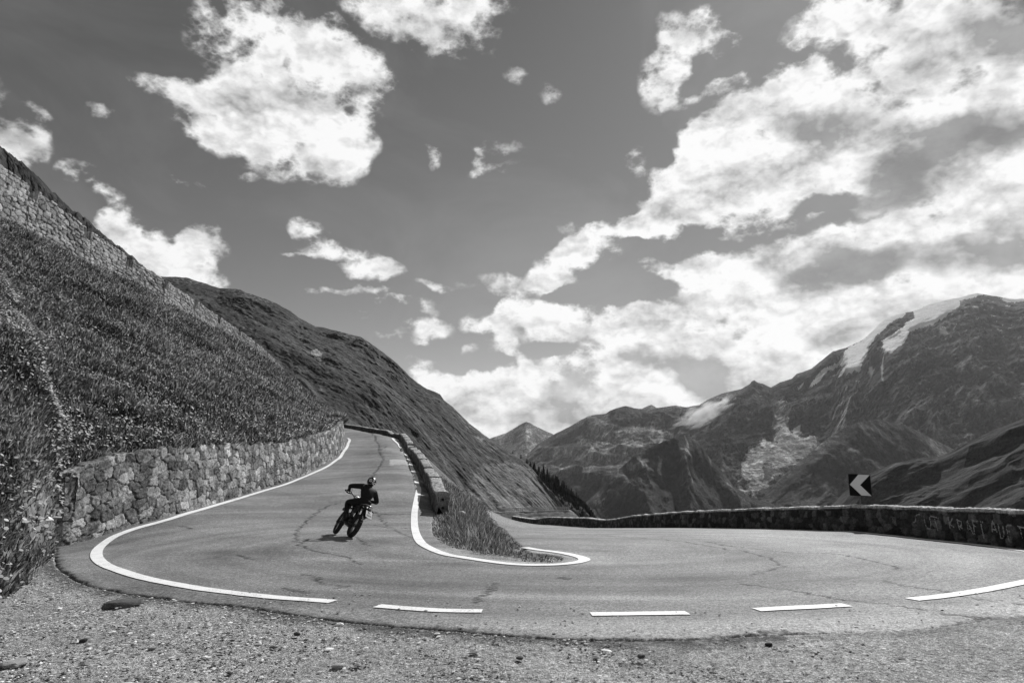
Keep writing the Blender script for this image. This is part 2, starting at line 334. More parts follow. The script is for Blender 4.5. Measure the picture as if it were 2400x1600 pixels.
def ground_at(px, py, ymax=None):
    """where the line of sight through photo pixel px,py meets the ground"""
    px = np.atleast_1d(np.asarray(px, float)); py = np.atleast_1d(np.asarray(py, float))
    Ys = np.geomspace(3, 150, 900)
    P = pt(px[:, None], py[:, None], Ys[None]); g = G(P[..., 0], P[..., 1]); below = (P[..., 2] <= g)
    k = np.argmax(below, 1); k = np.where(below.any(1), k, len(Ys)-1); k = np.maximum(k, 1); out = []
    for i, kk in enumerate(k):
        a = P[i, kk-1, 2]-g[i, kk-1]; b = P[i, kk, 2]-g[i, kk]; t = a/(a-b+1e-12); t = min(max(t, 0), 1)
        y = Ys[kk-1]+(Ys[kk]-Ys[kk-1])*t; p = pt(px[i], py[i], y); out.append((p[0], p[1]))
    return np.array(out)
# ------------------------------------------------------------------ road outlines on the ground (X,Y)
def pg(L): a = np.array(L, float); return ground_at(a[:, 0], a[:, 1])
RWALL_IN = smooth_line([(10.9, 4.5), (12.3, 9), (12.95, 13.5)]+[tuple(P3(x, y, Y)[:2]) for x, y, Y in [(2400,1285,17.6),(2000,1243,24.5),(1600,1236,39),(1380,1236,62),(1200,1222,97)]], 240)   # foot of the lower parapet
UPAR = smooth_line([P3(*p)[:2] for p in UPR]+[(-42, 127)], 260)   # foot of the upper parapet
LWALL = smooth_line([(-12.75, 19.1), (-12.45, 18.65), (-12.15, 18.55)]+[tuple(P3(*p)[:2]) for p in UPL]+[(-17.9, 67), (-21.5, 76), (-26, 86)], 300)
LIP = pg([(135,1283),(132,1306),(136,1323),(170,1349),(213,1368),(298,1385),(425,1403),(553,1415),(638,1427),(723,1438),(808,1450),(893,1457),(1000,1466),(1100,1474),(1211,1484),(1376,1492),(1487,1493),(1640,1490),(1791,1482),(1960,1478),(2123,1474),(2261,1458),(2400,1440),(2560,1425)])
LIP = smooth_line(LIP, 260)
ISL = [tuple(p) for p in pg([(1024,1197),(1012,1222),(1014,1250),(1034,1270),(1082,1291),(1150,1304),(1230,1313),(1290,1315.5),(1316,1312),(1320,1306),(1292,1300),(1250,1296),(1228,1286)])]
ISL += [(.35, 16.6), (.15, 19), (-.1, 24), (-.6, 31), (-1.1, 39), (-2, 62), (-5.5, 97), (-12, 125), (-28, 122)]
_u = UPAR[::-1]; _u = _u[_u[:, 1] < 118]
ISL += [(x, y) for x, y in _u[::6]]
RWo = RWALL_IN[::-1]
OUT = [tuple(p) for p in LIP]+[(11.6, 8.2), (12.6, 12)]+[tuple(p) for p in RWALL_IN[30:][::6]]+[(-3, 110), (-12, 140), (-45, 150), (-52, 138), (-40, 112)]+[tuple(p) for p in LWALL[::-1][::5]]
def road_sd(X, Y):
    d = np.minimum(polydist(X, Y, OUT[::1], True), polydist(X, Y, ISL, True))
    ins = inpoly(X, Y, OUT) & ~inpoly(X, Y, ISL)
    return np.where(ins, -d, d)
EDGE_R = [(9, -40), (10.9, 2)]+[tuple(p) for p in RWALL_IN[::12]]+[(-9, 135), (-30, 150), (-60, 175), (-200, 260)]
PLAT = [(-3000, -3000), (9, -3000)]+EDGE_R+[(-3000, 260)]
def drop(X, Y):
    d = polydist(X, Y, EDGE_R); ins = inpoly(X, Y, PLAT)
    d = np.where(ins, 0, np.maximum(d-.7, 0)); t = .62*d
    return 620*(1-np.exp(-t/620))*np.where(d > 0, 1, 0)
# ------------------------------------------------------------------ ground sheet: fine in front of the camera, reaching the horizon
def polar(r, th): return r[:, None]*np.sin(th)[None], r[:, None]*np.cos(th)[None]
th = np.concatenate([np.linspace(-180, -46, 60)[:-1], np.linspace(-46, 46, 860), np.linspace(46, 180, 60)[1:]])*np.pi/180
r = np.concatenate([np.geomspace(.3, 3.5, 14)[:-1], np.geomspace(3.5, 14, 420)[:-1], np.geomspace(14, 150, 220)[:-1], np.geomspace(150, 18000, 70)])
X, Y = polar(r, th); dr = drop(X, Y); z = G(X, Y)
near = r < 40; nn = int(near.sum())
sd = np.full(X.shape, 9.); sd[:int((r < 160).sum())] = road_sd(X[:int((r < 160).sum())], Y[:int((r < 160).sum())])
rough = np.zeros(X.shape)
Xn, Yn = X[:nn], Y[:nn]
g1 = fbm(Xn*1.1, Yn*1.1, 4, 3)*.035+fbm(Xn*9, Yn*9, 4, 5)*.018+fbm(Xn*32, Yn*32, 3, 8)*.012
pot = fbm(Xn*.45, Yn*.45, 3, 31)
g1 += -sstep(.15, .5, pot)*.035
rough[:nn] = g1
_rb = sstep(1.5, 5, X)*(Y < 12)
z = z+np.where(sd < .02, -.075, (-.035-.012*sstep(0, .6, sd))*(1-.75*_rb))+rough*np.where(sd < .02, .3, 1)*sstep(-.02, .25, sd)
# the verge under the meadow and the bank left of the gravel
z = z-dr+sstep(0, 60, dr)*fbm(X*.01, Y*.01, 5, 9)*np.minimum(dr, 140)*.35
tone = np.full(X.shape, .45)
tone[:nn] = .47+.06*sstep(-3,6,Xn)+fbm(Xn*.7, Yn*.7, 4, 12)*.16+fbm(Xn*14, Yn*14, 3, 14)*.16+fbm(Xn*50, Yn*50, 2, 15)*.14
edge = sstep(.02, .05, sd)*(1-sstep(.10, .55, sd+.55*np.abs(fbm(X*1.6, Y*1.6, 4, 77))))
tone = tone*(1-np.where(X < 3, .72, .3)*edge*(Y < 16)); tone = np.clip(tone, .05, .8)
tone = np.where(dr > .5, .09+.05*fbm(X*.02, Y*.02, 4, 19), tone)
onisl = inpoly(X, Y, ISL); tone = np.where(onisl & (sd > .35), .16, np.where(onisl, .42, tone))
z = np.where(onisl, z+.10*sstep(.1, .8, sd), z)
m_ground = tonemat('gravel_ground', ((.9, .3), (16., .7), (45., 1.), (120., .9)), bump=1., bscale=50., bdist=.06, rough=.9)
mk('ground', np.stack([X, Y, z], -1).reshape(-1, 3), gridF(*X.shape), m_ground, attrs={'tone': tone.ravel()})
tag(bpy.data.objects['ground'], kind='structure')
# ------------------------------------------------------------------ road: one asphalt sheet with a crumbled edge, cracks and repair patches in its own surface
th2 = np.linspace(-50, 50, 1000)*np.pi/180
r2 = np.concatenate([np.geomspace(5.5, 30, 560)[:-1], np.geomspace(30, 175, 260)])
X, Y = polar(r2, th2)
sd = road_sd(X, Y)
jag = np.where(Y < 17, fbm(X*6, Y*6, 3, 41)*.07+fbm(X*1.3, Y*1.3, 3, 42)*.12+fbm(X*16, Y*16, 2, 43)*.035, 0)
sdj = sd+jag
zr = G(X, Y)
zr = zr+fbm(X*.5, Y*.5, 3, 51)*.012*(Y < 30)-.07*sstep(-.03, .035, sdj)*(1-.45*sstep(1.5, 5, X)*(Y < 12))-.02*sstep(-.5, 0, sdj)*(Y < 15)
# tones: tracks that follow the bend, dusty inner edge, fresh patch
cen = np.hypot((X-1.5)/1.25, Y-17.5)      # distance from the middle of the hairpin
tr = fbm(cen*1.5+.25*fbm(X*.3, Y*.3, 3, 61), X*.05+Y*.03, 4, 62)
tone = .19+.085*tr+.12*fbm(X*.30, Y*.30, 4, 63)+.03*np.clip(fbm(cen*.9+3, X*.06, 3, 69)*2, -1, 1)+.03*fbm(X*7, Y*7, 3, 64)+.05*perlin(X*30, Y*30, 66)*(Y < 20)+.03*fbm(cen*5, X*.15, 3, 67)
dust = sstep(-1.6, -.05, sdj+.5*fbm(X*.8, Y*.8, 3, 65))*(Y < 17)
tone = tone+.16*dust*sstep(-6, 3, X)+.06*sstep(2, 10, X)*(Y < 30)+.04*sstep(0, 5, X)
for cx, cy, a, b, am in ((4.5, 9.6, 3.6, .25, .09), (1.0, 10.3, 2.6, .18, .10), (6.5, 10.6, 3.5, .7, .06), (-1.5, 14.4, 3.4, .22, .08), (-1.2, 11.6, 3.2, .5, -.045), (2.6, 12.1, 3.4, .5, -.05), (-4.8, 19.5, 1.6, 2.2, .05), (-6.2, 15.8, 1.8, .7, -.05), (-7.2, 13.2, 1.6, .5, .05)):
    tone = tone+am*np.exp(-((X-cx+.0*Y)/a)**2-((Y-cy+.09*(X-cx)-.02*(X-cx)**2)/b)**2)
CR = [  # cracks traced on the asphalt (photo pixels)
 [(700,1237),(735,1206),(760,1189),(790,1180)],[(700,1237),(692,1262),(720,1285),(800,1303),(846,1322)],
 [(905,1045),(892,1060),(898,1075),(890,1090),(880,1105),(874,1118)],[(842,1005),(880,1028),(888,1050),(902,1072)],
 [(868,1196),(900,1204),(965,1205)],[(876,1229),(920,1240),(965,1260)],[(886,1206),(900,1225),(920,1237),(960,1237)],
 [(836,1258),(848,1268),(862,1278)],[(705,1346),(740,1352),(750,1366),(790,1372),(805,1378)],
 [(1155,1366),(1145,1386),(1120,1400),(1112,1412)],[(1310,1352),(1330,1358)],[(1660,1269),(1700,1278),(1730,1280),(1850,1294),(1950,1296),(2010,1306),(2090,1326),(2110,1334)],
 [(1270,1249),(1400,1254),(1560,1264),(1680,1282),(1780,1300),(1836,1326)],[(1836,1326),(1760,1346)],[(1740,1368),(1850,1382),(1960,1402),(2140,1424),(2260,1442),(2400,1444)],
 [(2075,1360),(2120,1372),(2210,1384),(2250,1396),(2400,1416)],[(1780,1476),(1840,1478),(1900,1484),(1960,1492)],[(2120,1478),(2200,1468),(2260,1456),(2330,1440)],
 [(1000,1466),(1060,1470),(1120,1474)],[(425,1232),(450,1238)],[(660,1378),(720,1390)],[(560,1300),(590,1310)],[(430,1440),(560,1452)]]
crk = np.zeros(X.shape); 
for ci, c in enumerate(CR):
    q = pg(c); q = smooth_line(q, max(12, 14*len(c)))
    t = np.linspace(0, 1, len(q)); j = (fbm(t*len(c)*4+ci*7, t*0+ci, 4, 90+ci))*.28
    dq = np.gradient(q, axis=0); nrm = np.stack([-dq[:, 1], dq[:, 0]], 1)/(np.linalg.norm(dq, axis=1)[:, None]+1e-9)
    q = q+nrm*j[:, None]
    bx = (X > q[:, 0].min()-.3) & (X < q[:, 0].max()+.3) & (Y > q[:, 1].min()-.3) & (Y < q[:, 1].max()+.3)
    w = .017+.0013*Y[bx]; dd = polydist(X[bx], Y[bx], [tuple(p) for p in q])
    crk[bx] = np.maximum(crk[bx], 1-sstep(w*.5, w*1.4, dd))
wid = np.clip(.75+1.1*fbm(X*2.3, Y*2.3, 3, 97), .15, 1)
tone = tone*(1-.88*crk*wid); zr = zr-.012*crk*wid
for q_, v_ in (([(1480,1290),(1700,1300),(1690,1330),(1450,1318)], 1.10), ([(520,1290),(640,1270),(700,1300),(560,1325)], .90), ([(1900,1330),(2080,1345),(2040,1375),(1880,1358)], 1.12), ([(1180,1380),(1330,1378),(1350,1402),(1180,1404)], .90)):
    _p = [tuple(p) for p in pg(q_)]; _i = inpoly(X+.06*fbm(X*2, Y*2, 3, 98), Y+.12*fbm(X*2+5, Y*2, 3, 99), _p); tone = np.where(_i, tone*v_, tone)
pa = pg([(912,1077),(953,1077),(960,1090),(912,1090)]); tone = np.where(inpoly(X, Y, [tuple(p) for p in pa]), .36, tone)
tone = tone*(1-.55*sstep(-.22, .03, sdj)*(Y < 16)*(1-sstep(0, 4, X)))
tone = np.clip(tone, .02, .6)
F = gridF(*X.shape); keep = (sdj.ravel()[F].min(1) < .03); F = F[keep]
used = np.unique(F); mp_ = np.full(X.size, -1); mp_[used] = np.arange(len(used))
m_road = tonemat('asphalt', ((1.2, .16), (11., .45), (32., .9), (100., .9)), bump=.9, bscale=80., bdist=.015, rough=.82, spec=.25)
o = mk('road', np.stack([X, Y, zr], -1).reshape(-1, 3)[used], mp_[F], m_road, attrs={'tone': tone.ravel()[used]}); tag(o, kind='structure')
# ------------------------------------------------------------------ painted lines
m_paint, ntp, bp_ = mat('road_paint')
ge = N(ntp, 'ShaderNodeNewGeometry'); n = N(ntp, 'ShaderNodeTexNoise', Scale=40., Detail=6., Roughness=.7); ntp.links.new(ge.outputs['Position'], n.inputs['Vector'])
nb = N(ntp, 'ShaderNodeTexNoise', Scale=2.5, Detail=4., Roughness=.6); ntp.links.new(ge.outputs['Position'], nb.inputs['Vector'])
v = M_(ntp, 'MULTIPLY_ADD', n.outputs['Fac'], 2.6, -.42); v = M_(ntp, 'ADD', v, M_(ntp, 'MULTIPLY_ADD', nb.outputs['Fac'], 1.2, -.6)); v = M_(ntp, 'MINIMUM', v, .84); v = M_(ntp, 'MAXIMUM', v, .26); ntp.links.new(v, bp_.inputs['Base Color']); bp_.inputs['Roughness'].default_value = .7
def line(pix, w, name='road_marking', closed=False, taper=0, w2=None, world=None):
    q = pg(pix)
    if world: q = np.concatenate([q, world])
    d = np.linalg.norm(np.diff(q, axis=0), axis=1).sum()
    q = smooth_line(q, int(max(16, d/.10))); s = np.linspace(0, d, len(q))
    dq = np.gradient(q, axis=0); nr = np.stack([-dq[:, 1], dq[:, 0]], 1)/(np.linalg.norm(dq, axis=1)[:, None]+1e-9)
    ww = np.linspace(w, w2 if w2 else w, len(q))
    cols = []
    for k, t in enumerate((-.5, -.2, .2, .5)):
        j = (fbm(s*6, s*0+k, 3, 71)*.012 if k in (0, 3) else 0)
        cols.append(q+nr*(ww*t+j)[:, None])
    P = np.stack(cols, 1); XX, YY = P[..., 0], P[..., 1]
    zz = G(XX, YY)+fbm(XX*.5, YY*.5, 3, 51)*.012*(YY < 30)-.02*sstep(-.5, 0, road_sd(XX, YY)+np.where(YY < 17, fbm(XX*6, YY*6, 3, 41)*.07+fbm(XX*1.3, YY*1.3, 3, 42)*.12, 0))*(YY < 15)+.006+.0005*YY
    o = mk(name, np.stack([XX, YY, zz], -1).reshape(-1, 3), gridF(len(q), 4), m_paint); tag(o, kind='structure'); return o
line([(815,1027),(819,1034),(807,1057),(781,1084),(727,1112),(651,1141),(555,1170),(459,1198),(383,1221),(306,1243),(260,1262),(233,1283),(226,1302),(239,1319),(276,1336),(344,1356),(421,1371),(536,1388),(650,1401),(781,1410)], .24)
line([(884,1420),(960,1426),(1040,1431),(1130,1432)], .22)
line([(1385,1439),(1500,1438),(1612,1436)], .22)
line([(1773,1429),(1880,1424),(1985,1418)], .22)
_n1 = np.gradient(RWALL_IN, axis=0); _n1 /= np.linalg.norm(_n1, axis=1)[:, None]; _rl = RWALL_IN+np.stack([-_n1[:, 1], _n1[:, 0]], 1)*.42
_rl = _rl[_rl[:, 1] > 17.8]
line([(2137,1405),(2233,1394),(2316,1381),(2400,1364)], .22, world=[(11.05, 13.6), (11.85, 15.2)]+[tuple(p) for p in _rl[::5]])
line([(920,1027),(935,1043),(953,1070),(968,1103),(977,1133),(981,1150),(974,1186),(971,1213),(974,1246),(983,1267),(1004,1283),(1042,1298),(1087,1307),(1146,1316),(1206,1322),(1265,1324),(1319,1322),(1355,1317),(1370,1311),(1355,1304),(1310,1295),(1265,1289),(1230,1283)], .25)
# ------------------------------------------------------------------ hills and mountains: surfaces strung between surveyed lines
def strip(name, lines, x0, x1, nc, rows, amp, relief, tonef, m, fade=(.0, .12), back=None, skirt=.4, sm=True, jagr=0., foot=None):
    xs = np.linspace(x0, x1, nc); K = len(lines)
    LL = []
    for l in lines:
        a = np.array(l, float); LL.append((np.interp(xs, a[:, 0], a[:, 1]), np.exp(np.interp(xs, a[:, 0], np.log(a[:, 2])))))
    tv = []; py = []; yy = []
    for k in range(K-1):
        t = np.linspace(0, 1, rows[k]+1)[:, None]
        if k < K-2: t = t[:-1]
        py.append(LL[k][0][None]*(1-t)+LL[k+1][0][None]*t); yy.append(np.exp(np.log(LL[k][1][None])*(1-t)+np.log(LL[k+1][1][None])*t)); tv.append(k+t[:, 0])
    py = np.concatenate(py); yy = np.concatenate(yy); tv = np.concatenate(tv)
    P = pt(xs[None]+0*py, py, yy)
    # metric coordinates on the surface: along (a) and down (b)
    a = P[..., 0]; b = np.concatenate([np.zeros((1, nc)), np.cumsum(np.linalg.norm(np.diff(P, axis=0), axis=2), 0)])
    h = relief(a, b, xs[None]+0*py, py)
    f = fade[0]+(1-fade[0])*sstep(0, fade[1], (tv/(K-1))[:, None])
    dn = np.array([0, -.75, .66])
    P = P+dn*(amp*h*f)[..., None]
    if jagr: P[..., 2] += (jagr*fbm(a/(jagr*14), a*0, 5, 5)*(1-sstep(0, .1, (tv/(K-1))[:, None])))
    tone = tonef(a, b, xs[None]+0*py, py, h)
    # the far side, falling away behind the crest
    nb = 10; B = []
    for k in range(nb, 0, -1):
        q = P[0].copy(); d = skirt*yy[0]*(k/nb)**1.3; q[:, 0] += 0; q[:, 1] += d; q[:, 2] -= d*(.25+.55*k/nb)+0*d; B.append(q)
    P = np.concatenate([np.array(B), P]); tone = np.concatenate([np.repeat(tone[:1], nb, 0), tone])
    if foot is not None:
        q = P[-1:].copy(); q[..., 2] = np.minimum(q[..., 2], foot); q[..., 1] *= .97; P = np.concatenate([P, q]); tone = np.concatenate([tone, tone[-1:]])
    o = mk(name, P.reshape(-1, 3), gridF(*P.shape[:2])[:, ::-1], m, attrs={'tone': np.clip(tone, .012, .85).ravel()}, smooth=sm)
    return o
def cr(pts, s, ox, oy): return [(ox+x/s, oy+y/s) for x, y in pts]
def pw(px, py, s, am, seed=0):   # ragged edges for patches of scree, snow, wood
    return px+am*fbm(px/s, py/s, 5, 200+seed, .6), py+am*fbm(px/s+50, py/s, 5, 220+seed, .6)
# --- materials of far ground
m_rock = tonemat('mountain_rock', snow=True, mul=1.25, scales=((.004, .45), (.014, .7), (.05, .7)), bump=1., bscale=.012, bdist=90., rough=1.)
m_hill = tonemat('hillside_grass', ((.03, .3), (.2, .6), (.7, .7)), bump=1., bscale=.3, bdist=1.2, rough=1.)
m_mead = tonemat('meadow_soil', ((.6, .2), (5., .3)), bump=.6, bscale=6., bdist=.1, rough=1.)
# --- big spur behind the upper parapet
R1 = [(-60,640,620),(300,650,620),(373,647,600),(442,652,600),(515,675,590),(545,676,585),(564,679,580),(590,690,575),(618,700,570),(656,714,560),(680,728,555),(702,746,550),(740,765,540),(794,777,530),(847,790,520),(886,817,505),(905,830,500),(924,846,490),(962,884,475),(1000,911,460),(1031,924,450),(1040,936,446),(1062,953,440),(1100,991,425),(1146,1026,410),(1176,1048,400),(1222,1074,385),(1243,1092,375),(1278,1138,350),(1307,1168,330),(1322,1192,315),(1334,1203,305),(1350,1230,300)]
R2 = [(-60,760,430),(373,740,430),(618,800,400),(794,860,370),(924,930,345),(1062,1030,320),(1176,1110,300),(1278,1170,285),(1350,1245,280)]
R3 = [(-60,1050,240),(373,1050,240),(618,1060,235),(794,1080,230),(924,1120,225),(1062,1170,222),(1176,1215,225),(1278,1220,232),(1350,1260,240)]
def rel1(a, b, px, py):
    w = 30*fbm(a/90, b/90, 3, 1)
    dg = (a*1.0+b*.62)
    r = ridged((a-b*.55+w)/80, (b+a*.2)/170, 6, 3)-.45
    crag = sstep(.1, .5, fbm(a/60, b/45, 4, 8)+.35*sstep(.25, .0, b/300)-.05)
    return r*.5+.5*fbm(a/22, b/22, 5, 5)+crag*(.7*ridged(a/14, b/9, 5, 6)-.1)+.12*fbm(a/4, b/4, 4, 7)
def ton1(a, b, px, py, h):
    t = .056+.05*fbm(a/60, b/60, 4, 21)+.03*fbm((a-b*.6)/12, b/45, 5, 22)+.07*fbm(a/3, b/3, 3, 25)+.04*fbm(a/11, b/11, 3, 26)
    x2, y2 = pw(px, py, 30, 22, 1)
    rocky = sstep(.12, .34, fbm(a/40, b/30, 5, 23)+.3*(1-sstep(0, 60, b))-.1)
    t = t*(1-.45*rocky)+rocky*np.clip(.6*fbm(a/5, b/3.5, 4, 24), 0, .2)
    lo = inpoly(x2, y2, [(1130,1080),(1215,1090),(1290,1150),(1325,1200),(1120,1215),(1090,1150)])
    t = np.where(lo, t+.06+.22*np.clip(fbm(a/7, b/4, 4, 27), 0, 1), t)
    rk = inpoly(*pw(px, py, 8, 6, 2), [(726,820),(742,815),(756,828),(752,842),(738,838)]); t = np.where(rk, .3, t)
    t = t+.05*np.exp(-((fbm((a-b*.75)/22, b/400, 3, 28))/.05)**2)*sstep(40, 120, b)
    return t
o = strip('hillside', [R1, R2, R3], -60, 1350, 1000, [150, 190], 5.5, rel1, ton1, m_hill, fade=(.12, .10), jagr=1.6, foot=-60); tag(o, kind='structure')
# --- wooded shoulder behind it
W1 = [(1150,1040,800),(1215,1075,780),(1248,1101,760),(1278,1113,740),(1319,1138,710),(1355,1173,690),(1388,1209,670),(1420,1245,660)]
W2 = [(1150,1300,560),(1420,1300,560)]
o = strip('wooded_shoulder', [W1, W2], 1150, 1420, 160, [60], 10., lambda a, b, x, y: fbm(a/40, b/40, 4, 2), lambda a, b, x, y, h: .035+.03*fbm(a/20, b/20, 3, 3), m_hill, foot=-120); tag(o, kind='structure')
WOOD = (W1, W2)
# --- small far peak, middle range, tip behind it
A1 = [(1080,1075,9500),(1120,1045,9500),(1146,1028,9400),(1189,1013,9200),(1202,1005,9200),(1218,995,9150),(1233,988,9100),(1242,990,9100),(1253,997,9100),(1275,1008,9100),(1294,1016,9100),(1330,1035,9100),(1420,1080,9100)]
A2 = [(1080,1180,6900),(1420,1180,6900)]; A3 = [(1080,1290,5200),(1420,1290,5200)]
def relA(a, b, px, py):
    w = 260*fbm(a/900, b/900, 3, 41)
    return ridged((a+w+b*.15)/900, b/3600, 6, 42)-.45+.3*fbm(a/240, b/300, 5, 43)
def tonA(a, b, px, py, h):
    t = .15+.05*fbm(a/400, b/500, 5, 44)+.06*fbm(a/90, b/300, 4, 46)
    t = t*np.clip(.75+1.5*h, .35, 1.7)
    sc = inpoly(*pw(px, py, 20, 16, 5), [(1225,1000),(1240,1000),(1262,1050),(1290,1080),(1270,1092),(1240,1060)]); t = np.where(sc, t+.10, t)
    return t
o = strip('far_peak', [A1, A2, A3], 1080, 1420, 300, [80, 60], 170., relA, tonA, m_rock, fade=(.05, .25), jagr=8., foot=-600); tag(o, kind='structure')
T1 = [(1480,975,9000),(1505,957,9000),(1518,951,9000),(1527,948,9000),(1536,953,9000),(1560,970,9000)]; T2 = [(1480,1000,8000),(1560,1000,8000)]
o = strip('far_peak', [T1, T2], 1480, 1560, 60, [20], 60., relA, tonA, m_rock, foot=-600); tag(o, kind='structure')
B1 = [(1235,1065,7600),(1260,1040,7600),(1304,1014,7400),(1335,999,7300),(1358,986,7250),(1381,974,7200),(1400,971,7200),(1419,969,7100),(1430,962,7100),(1442,957,7000),(1450,955,7000),(1467,950,7000),(1485,955,7000),(1506,958,7000),(1544,955,6900),(1565,952,6900),(1585,950,6800),(1605,953,6800),(1631,954,6700),(1650,965,6650),(1668,985,6600),(1690,1015,6500),(1720,1060,6400),(1760,1130,6300),(1800,1200,6200)]
B2 = [(1235,1100,6300),(1300,1085,6300),(1400,1060,6200),(1520,1040,6000),(1640,1035,5900),(1690,1070,5850),(1800,1230,5800)]
B3 = [(1235,1150,4700),(1400,1120,4700),(1600,1100,4800),(1700,1130,4850),(1800,1260,4900)]
B4 = [(1235,1290,3900),(1800,1290,3900)]
def relB(a, b, px, py):
    w = 200*fbm(a/700, b/700, 3, 51)
    return (ridged((a+w-b*.35)/800, b/3000, 6, 52)-.45)+.32*fbm(a/200, b/260, 6, 53)+.15*ridged(a/120, b/120, 4, 59)*sstep(.05, .4, fbm(a/500, b/400, 3, 58)+.3-b/2500)
def tonB(a, b, px, py, h):
    t = .135+.05*fbm(a/350, b/300, 5, 54)+.06*fbm(a/80, b/240, 5, 56)
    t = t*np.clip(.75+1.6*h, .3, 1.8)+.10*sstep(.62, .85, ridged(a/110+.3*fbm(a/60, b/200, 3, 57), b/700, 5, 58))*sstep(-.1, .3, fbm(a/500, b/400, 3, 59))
    x2, y2 = pw(px, py, 26, 26, 6)
    for po, v in (([(1378,1000),(1400,1010),(1440,1020),(1470,1000),(1500,985),(1530,990),(1560,1000),(1600,985),(1590,1010),(1540,1030),(1500,1050),(1440,1070),(1330,1090),(1290,1078),(1300,1060),(1350,1040),(1380,1010)], .10),
                  ([(1520,985),(1560,970),(1575,1000),(1545,1030),(1512,1035)], .08), ([(1265,1075),(1300,1055),(1330,1070),(1330,1085),(1290,1085)], .09), ([(1330,1090),(1420,1075),(1490,1060),(1480,1080),(1400,1100),(1310,1106)], .06)):
        t = np.where(inpoly(x2, y2, po), t+v, t)
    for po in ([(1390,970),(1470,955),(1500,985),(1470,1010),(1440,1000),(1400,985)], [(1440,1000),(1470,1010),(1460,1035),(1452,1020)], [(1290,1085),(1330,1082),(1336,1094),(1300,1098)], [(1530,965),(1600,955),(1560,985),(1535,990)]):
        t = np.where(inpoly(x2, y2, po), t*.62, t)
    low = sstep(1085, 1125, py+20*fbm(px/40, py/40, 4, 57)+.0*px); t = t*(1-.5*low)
    sn = inpoly(*pw(px, py, 6, 3, 7), [(1544,1027),(1552,1022),(1560,1024),(1550,1029)]); return np.where(sn, .6, t)
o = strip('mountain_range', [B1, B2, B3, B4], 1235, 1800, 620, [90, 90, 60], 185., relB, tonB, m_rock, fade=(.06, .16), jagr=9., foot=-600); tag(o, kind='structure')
# --- the big snow-capped mountain
O1 = [(1560,1010,6700),(1600,955,6700),(1639,948,6700),(1660,936,6700),(1691,922,6700),(1737,911,6700),(1750,904,6700),(1758,899,6700),(1762,893,6700),(1768,890,6700),(1776,896,6700),(1790,899,6700),(1807,908,6700),(1828,895,6700),(1856,887,6700),(1867,876,6700),(1902,864,6700),(1923,846,6700),(1951,824,6700),(1986,813,7300),(2021,797,7400),(2042,778,7500),(2060,760,7550),(2074,748,7600),(2105,736,7700),(2140,729,7800),(2179,713,7900),(2215,703,7900),(2249,697,7900),(2291,686,7900),(2320,692,7900),(2337,694,7900),(2370,700,7800),(2400,700,7800),(2700,740,7700)]
O2 = [(1560,1060,5600),(1691,1000,5600),(1807,990,5500),(1950,960,5500),(2074,880,5600),(2200,850,5700),(2400,850,5600),(2700,880,5600)]
O3 = [(1560,1130,4600),(1691,1100,4600),(1800,1080,4600),(1950,1060,4700),(2100,1020,4700),(2400,1000,4600),(2700,1000,4600)]
O4 = [(1560,1290,3600),(2700,1290,3600)]
def relO(a, b, px, py):
    w = 220*fbm(a/800, b/800, 4, 61)
    r = (ridged((a+w+b*.28)/1050, b/2600, 8, 62, .62)-.45)*1.0+.34*fbm(a/260, b/210, 7, 63, .6)+.30*(ridged(a/150, b/110, 6, 64, .62)-.4)*sstep(-.1, .25, fbm(a/600, b/500, 3, 65))
    sm_ = np.maximum(inpoly(px, py, SNOW[0]), inpoly(px, py, SNOW[1])).astype(float)
    sc = inpoly(px, py, SCREE).astype(float)
    k = np.ones((9, 9))/81.
    def bl(x):
        for ax in (0, 1):
            c = np.cumsum(np.pad(x, [(8, 8) if i == ax else (0, 0) for i in (0, 1)], 'edge'), ax); x = (np.take(c, range(16, c.shape[ax]), ax)-np.take(c, range(0, c.shape[ax]-16), ax))/16
        return x[:px.shape[0], :px.shape[1]]
    smm = bl(sm_); scc = bl(sc)
    base = .25*fbm(a/900, b/900, 2, 66)
    return r*(1-.85*smm)*(1-.75*scc)+base*(smm+scc)-.25*scc
s3c = lambda L_: cr(L_, 2.851, 1600, 650)
SNOW = [s3c([(1350,275),(1440,240),(1500,232),(1470,262),(1400,290),(1370,318),(1300,380),(1255,440),(1240,500),(1212,540),(1190,605),(1120,632),(1040,652),(1085,592),(1060,570),(1080,500),(1110,462),(1200,420),(1260,360),(1310,300)]),
        s3c([(1540,222),(1650,175),(1850,120),(1970,95),(2010,112),(1930,135),(1855,155),(1845,205),(1800,215),(1740,262),(1680,295),(1590,312),(1522,345),(1490,420),(1440,470),(1400,490),(1338,492),(1335,455),(1350,430),(1330,405),(1400,385),(1440,350),(1500,300),(1490,290),(1550,268),(1545,245)])]
SNOW2 = [s3c(q) for q in ([(860,695),(880,655),(940,600),(1080,530),(1060,560),(960,620),(930,660)],[(1010,620),(1060,590),(1040,625)],[(780,700),(822,672),(815,690),(790,708)],[(612,832),(640,805),(684,768),(680,790),(640,820)],[(640,855),(690,818),(720,820),(690,845)],[(1710,352),(1745,340),(1785,375),(1725,366)],[(1930,192),(1975,190),(1982,210),(1945,205)],[(2120,140),(2200,128),(2290,140),(2290,156),(2180,166)],[(1800,345),(1822,332),(1815,355)],[(1650,332),(1668,340),(1655,346)],[(742,975),(765,950),(800,943),(812,985),(790,1012),(760,1008)],[(845,1018),(870,995),(905,1000),(900,1022)],[(1255,575),(1300,570),(1290,612),(1250,600)],[(2110,310),(2160,322),(2130,326)],[(1346,495),(1354,495),(1364,640),(1352,640)],[(1960,262),(1985,262),(1975,272)],[(2060,236),(2110,240),(2080,246)],[(1170,655),(1200,650),(1180,690)],[(2150,180),(2200,186),(2170,190)])]
